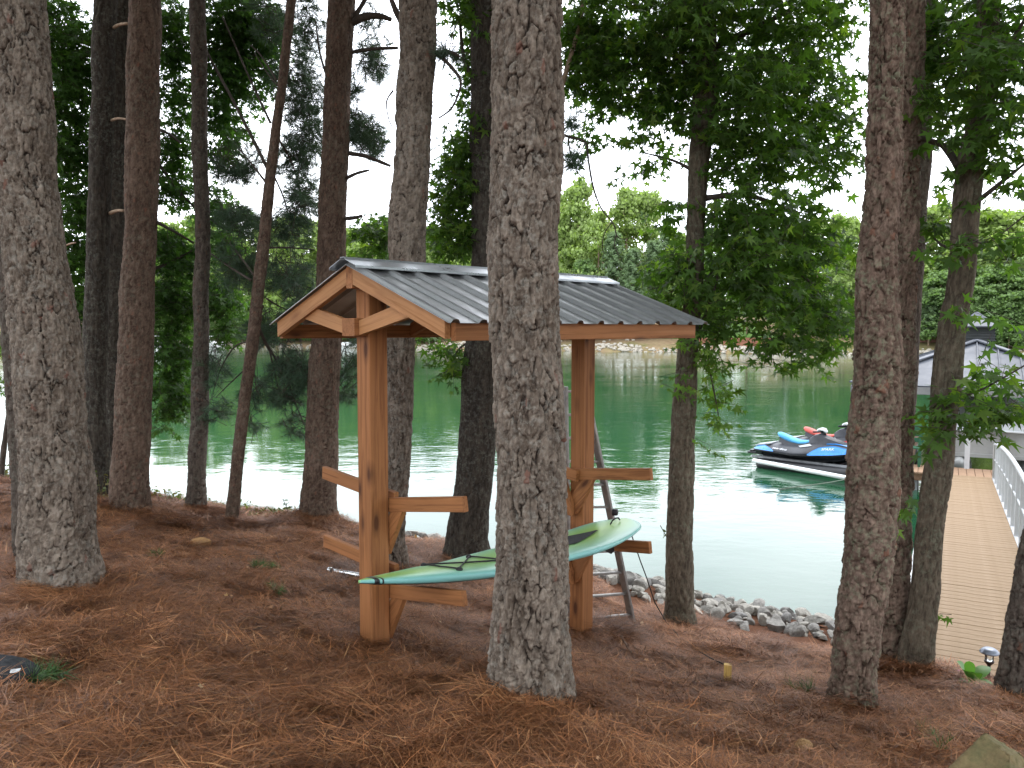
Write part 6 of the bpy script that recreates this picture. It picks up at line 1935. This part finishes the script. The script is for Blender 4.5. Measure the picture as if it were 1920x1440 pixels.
# ------------------------------------------------------------------ the wooded far shore
def far_crown(kind, seed):
    r = np.random.default_rng(seed)
    Pos, D, Sz = [], [], []
    if kind == 'broad':
        nl = 120
        for _ in range(nl):
            q = r.random()
            h = .10 + .88 * q
            rad = (.33 + .07 * math.sin(5 * q + seed)) * math.sin(math.pi * (.14 + .80 * q)) ** .75
            a = r.uniform(0, 6.283); rr = rad * r.uniform(.3, 1)
            c = np.array([rr * math.cos(a), rr * math.sin(a), h * .97])
            lr = r.uniform(.03, .075) * (1.15 - .45 * q)
            n = 110
            u = r.normal(size=(n, 3)); u /= np.linalg.norm(u, axis=1)[:, None]
            Pos.append(c + u * lr * np.abs(r.normal(size=(n, 1))) ** .6 * np.array([1.25, 1.25, .75])); D.append(u + r.normal(size=(n, 3)) * .5)
            Sz.append(r.uniform(.007, .017, n))
    elif kind == 'tall':
        for k in range(46):
            q = r.random(); h = .16 + .82 * q
            a = r.uniform(0, 6.283); rr = .16 * (1.2 - .75 * q) * r.uniform(.1, 1)
            c = np.array([rr * math.cos(a), rr * math.sin(a), h * .98]); lr = r.uniform(.045, .085); n = 170
            u = r.normal(size=(n, 3)); u /= np.linalg.norm(u, axis=1)[:, None]
            Pos.append(c + u * lr * r.uniform(.3, 1.15, (n, 1)) * np.array([1.2, 1.2, .8])); D.append(u + r.normal(size=(n, 3)) * .5); Sz.append(r.uniform(.006, .015, n))
    else:
        for k in range(20):
            h = .20 + .80 * k / 19
            reach = .20 * (1.12 - h) ** .7 + .02
            for j in range(6):
                a = j * 1.047 + k * .7 + r.normal() * .2; n = 75
                t = r.random(n) ** .7
                Pos.append(np.stack([reach * t * np.cos(a), reach * t * np.sin(a), h + .04 * t - .05 * t * t + 0 * t], -1) + r.normal(size=(n, 3)) * .010)
                D.append(np.array([math.cos(a), math.sin(a), .4]) + r.normal(size=(n, 3)) * .5); Sz.append(r.uniform(.008, .018, n))
    Pos, D, Sz = np.concatenate(Pos), np.concatenate(D), np.concatenate(Sz)
    n = len(Pos)
    ax = leaf_axes(np.cross(D, r.normal(size=(n, 3))), D, Sz)
    BV = np.array([(-1, -.6, 0), (.1, -.9, .15), (1, 0, -.15), (.1, .8, .1), (-.8, .5, -.1)]) * (np.array([1, .42, 1]) if kind == 'pine' else 1)
    BF = np.array([(0, 1, 2), (0, 2, 3), (0, 3, 4)])
    V, F = leaf_cloud((ax, Pos), (BV, BF))
    return V, F, np.repeat(r.random(n), len(BV))
FAR = {}
for kind, mk, cnt in (('broad', 'far_yellow', 3), ('broad', 'far_mid', 3), ('tall', 'far_yellow', 2), ('pine', 'far_pine', 3)):
    for i in range(cnt):
        V, F, tn = far_crown(kind, hash((kind, mk, i)) % 1000 if False else 500 + 17 * i + len(FAR) * 31)
        o = mesh('crown', V, F, M[mk], None, False, {'tone': tn}); FAR.setdefault((kind, mk), []).append(o.data); bpy.data.objects.remove(o)
m = MB(); m.tube([(0, 0, -.02), (.004, 0, .3), (-.003, .004, .6), (0, 0, .93)], [.014, .011, .008, .002], 7)
for k in range(7):
    a = k * 2.4; z = .38 + .07 * k; m.tube([(0, 0, z), (.12 * math.cos(a), .12 * math.sin(a), z + .08)], [.004, .0015], 4)
o = m.build('trunk', M['twig_pale'], None, True); FTR = o.data; bpy.data.objects.remove(o)
FLAB = {('broad', 'far_yellow'): ('broadleaf_tree', 'pale round far-shore tree', 'pale round trees on the far shore'), ('broad', 'far_mid'): ('broadleaf_tree', 'green round far-shore tree', 'green round trees on the far shore'),
        ('tall', 'far_yellow'): ('broadleaf_tree', 'tall thin far-shore tree', 'tall thin trees on the far shore'), ('pine', 'far_pine'): ('pine_tree', 'layered far-shore pine', 'pines on the far shore')}
MARKS = [(-2000, 'the picture edge'), (95, 'the thick grey pine'), (262, 'the reddish pine'), (375, 'the slim pine'), (490, 'the leaning pine'), (622, 'the stubbed pine'), (765, 'the mossy pine'), (985, 'the central pine'), (1297, 'the slim sweetgum'), (1650, 'the plated pine'), (1795, 'the walkway sweetgum'), (4000, 'the picture edge')]
ORD = ['leftmost', 'second', 'third', 'fourth', 'fifth', 'sixth', 'seventh', 'eighth', 'ninth', 'tenth', 'eleventh', 'twelfth']
far_list = []
fr = random.Random(5)
def far_tree(key, x, d, h, wide=1.0):
    y = float(far_shore_y(x)) + d
    px = 960 + FPX * x / y
    if not -60 < px < 1990: return
    nm = FLAB[key][0]
    t = thing(nm, None, 'tree', (x, y, fz(x, y) - .1), fr.uniform(0, 6.3), FLAB[key][2])
    t.scale = (h * wide, h * wide, h)
    c = bpy.data.objects.new('crown', fr.choice(FAR[key])); COL.objects.link(c); c.parent = t
    k = bpy.data.objects.new('trunk', FTR); COL.objects.link(k); k.parent = t
    if wide > 1.2: k.scale = (1 / wide, 1 / wide, 1)
    far_list.append((px, key, t))
def far_labels():
    seen = {}
    for px, key, t in sorted(far_list, key=lambda q: q[0]):
        i = max(k for k in range(len(MARKS)) if MARKS[k][0] <= px)
        n = seen.setdefault((key, i), []); n.append(t)
    for (key, i), ts in seen.items():
        for k, t in enumerate(ts):
            gap = 'between ' + MARKS[i][1] + ' and ' + MARKS[i + 1][1]
            t['label'] = FLAB[key][1] + (', ' + ORD[min(k, 11)] + (' from left, ' if k else ', ') if len(ts) > 1 else ' ') + gap
# a few placed by the photograph (px, top py, d inland, kind)
def far_at(px, pytop, d, key, wide=1.0):
    x = (px - 960) / FPX * 140
    for _ in range(12):
        y = float(far_shore_y(x)) + d; x = (px - 960) / FPX * y
    top = P(px, pytop, y).z
    far_tree(key, x, d, max(6, top - fz(x, y)), wide)
BY, BM, TY, PN = ('broad', 'far_yellow'), ('broad', 'far_mid'), ('tall', 'far_yellow'), ('pine', 'far_pine')
for a in ((1082, 330, 14, TY, .8), (1068, 345, 18, BY, .7), (1120, 388, 12, BY, .8), (1150, 440, 8, PN, 1.1), (1172, 346, 22, TY, .9), (1212, 352, 26, TY, .8), (1100, 480, 6, BM, 1.0), (1060, 500, 6, BY, .9), (1185, 470, 6, PN, 1.2), (1225, 455, 10, PN, 1.1), (1250, 430, 16, PN, 1.0),
          (1040, 400, 14, BY, .9), (1010, 380, 16, BY, .9), (1280, 430, 14, BY, .9), (1340, 420, 16, BM, .9), (1400, 440, 14, PN, 1.0), (1470, 430, 14, BM, .9), (1530, 410, 12, BY, .9), (1575, 395, 14, BY, .8), (1610, 400, 12, BY, .9),
          (1730, 385, 16, BY, 1.0), (1770, 375, 20, BY, 1.1), (1850, 382, 18, BY, 1.4), (1900, 390, 20, BY, 1.3), (1760, 500, 5, BM, 1.3), (1820, 520, 4, BM, 1.3), (1870, 490, 6, BM, 1.4), (1915, 500, 5, BM, 1.3), (1740, 540, 4, PN, 1.2), (1790, 470, 9, BM, 1.2), (1845, 560, 3.5, BM, 1.4), (1890, 575, 3, BM, 1.5), (1950, 470, 8, BM, 1.3), (2000, 420, 10, BY, 1.2),
          (700, 410, 12, BY, .9), (670, 425, 12, BY, .9), (640, 420, 14, BY, 1.0), (735, 415, 14, PN, .9), (600, 410, 14, BY, 1.0), (550, 400, 12, BY, 1.0), (500, 405, 14, BY, 1.0), (640, 500, 5, BM, 1.1), (540, 490, 4, BY, 1.1), (470, 480, 5, BY, 1.2), (690, 500, 6, BM, 1.1), (430, 410, 12, BM, 1.0), (380, 400, 14, BY, 1.0), (250, 560, 3.0, BM, 1.7), (300, 575, 3.0, BM, 1.7), (345, 560, 2.6, BM, 1.7), (405, 570, 3.0, BM, 1.7), (455, 560, 2.6, BM, 1.7), (500, 575, 2.8, BM, 1.7), (545, 560, 3.0, BM, 1.7), (590, 570, 2.6, BM, 1.7), (640, 560, 3.0, BM, 1.7), (690, 575, 3.0, BM, 1.7), (745, 580, 3.0, BM, 1.7), (800, 570, 3.0, BM, 1.7), (310, 410, 14, BY, 1.0), (260, 430, 12, BM, 1.0), (830, 430, 12, BY, 1.0), (780, 430, 13, BM, 1.0), (870, 440, 12, BY, 1.0), (930, 420, 14, BM, 1.0)):
    far_at(*a)
for k in range(56):
    x = fr.uniform(-150, 120); key = fr.choice((BY, BM, BM, PN, PN))
    far_tree(key, x, fr.uniform(10, 34), fr.uniform(13, 19) * (1.1 if x < 20 else .9), fr.uniform(.8, 1.2))

far_labels()

# far boats, far boathouse
def far_boat(px, py, Y, L, label, roofed):
    p = P(px, py, Y); t = thing('moored_boat', label, 'boat', (p.x, Y, .0), .1)
    m = MB(); m.loft([[Vector((s, -w, z1)), Vector((s, w, z1)), Vector((s, w * .7, z0)), Vector((s, -w * .7, z0))] for s, w, z0, z1 in ((-L / 2, .9, .0, .8), (0, 1.1, -.1, .8), (L * .35, .8, -.1, .95), (L / 2, .08, .4, 1.1))]); m.build('hull', M['boat_white'], t, local=True)
    m = MB(); m.loft([[Vector((s, -w, .8)), Vector((s, w, .8)), Vector((s, w * .8, z)), Vector((s, -w * .8, z))] for s, w, z in ((-L * .3, .8, 1.2), (0, .8, 1.3), (L * .15, .7, .95))]); m.build('cabin', M['boat_white'], t, local=True)
    if roofed:
        m = MB(); m.box((0, 0, 2.3), L * .8, 2.2, .10)
        for sx in (-.3, .3):
            for sy in (-.9, .9): m.beam((sx * L, sy, .8), (sx * L, sy, 2.3), .06, .06)
        m.build('canopy', M['boat_white'], t, local=True)
far_boat(403, 649, 176, 4.6, 'white canopied boat far across the lake at the left', True)
far_boat(655, 652, 158, 4.8, 'low white boat far across the lake behind the near post', False)
far_boat(300, 650, 180, 5.0, 'white boat across the lake glimpsed between leaves at the left', True)
fd_ = thing('far_jetty', 'small pale jetty across the lake behind the slim pine', 'jetty', (P(428, 648, 181).x, 181, 0))
m = MB(); m.beam((-3, 0, .55), (3.2, 0, .55), 1.8, .12); m.build('deck', M['twig_pale'], fd_, local=True)
for xx in (-2.6, 0, 2.8):
    m = MB(); m.beam((xx, 0, -.6), (xx, 0, 1.2), .25, .25); m.build('pile', M['twig_pale'], fd_, local=True)
hp = P(1751, 652, 112)
hp.z = fz(hp.x, hp.y)
hs = thing('boathouse', 'small brown boathouse across the lake left of the dock cupola', 'boathouse', hp, -.4)
m = MB(); m.box((0, 0, 1.2), 4.2, 3.4, 2.8); m.build('wall', M['house_wall'], hs, local=True)
m = MB(); m.box((.6, -1.72, 1.2), .9, .08, .9); wf = m.build('window', M['white_paint'], hs, local=True)
m = MB(); m.box((.6, -1.75, 1.2), .7, .06, .7); m.build('pane', M['louver'], wf, local=True)
m = MB(); m.prism([(-2.4, -2, 2.6), (2.4, -2, 2.6), (0, -2, 4.0)], (0, 4, 0)); m.build('roof', M['louver'], hs, local=True)
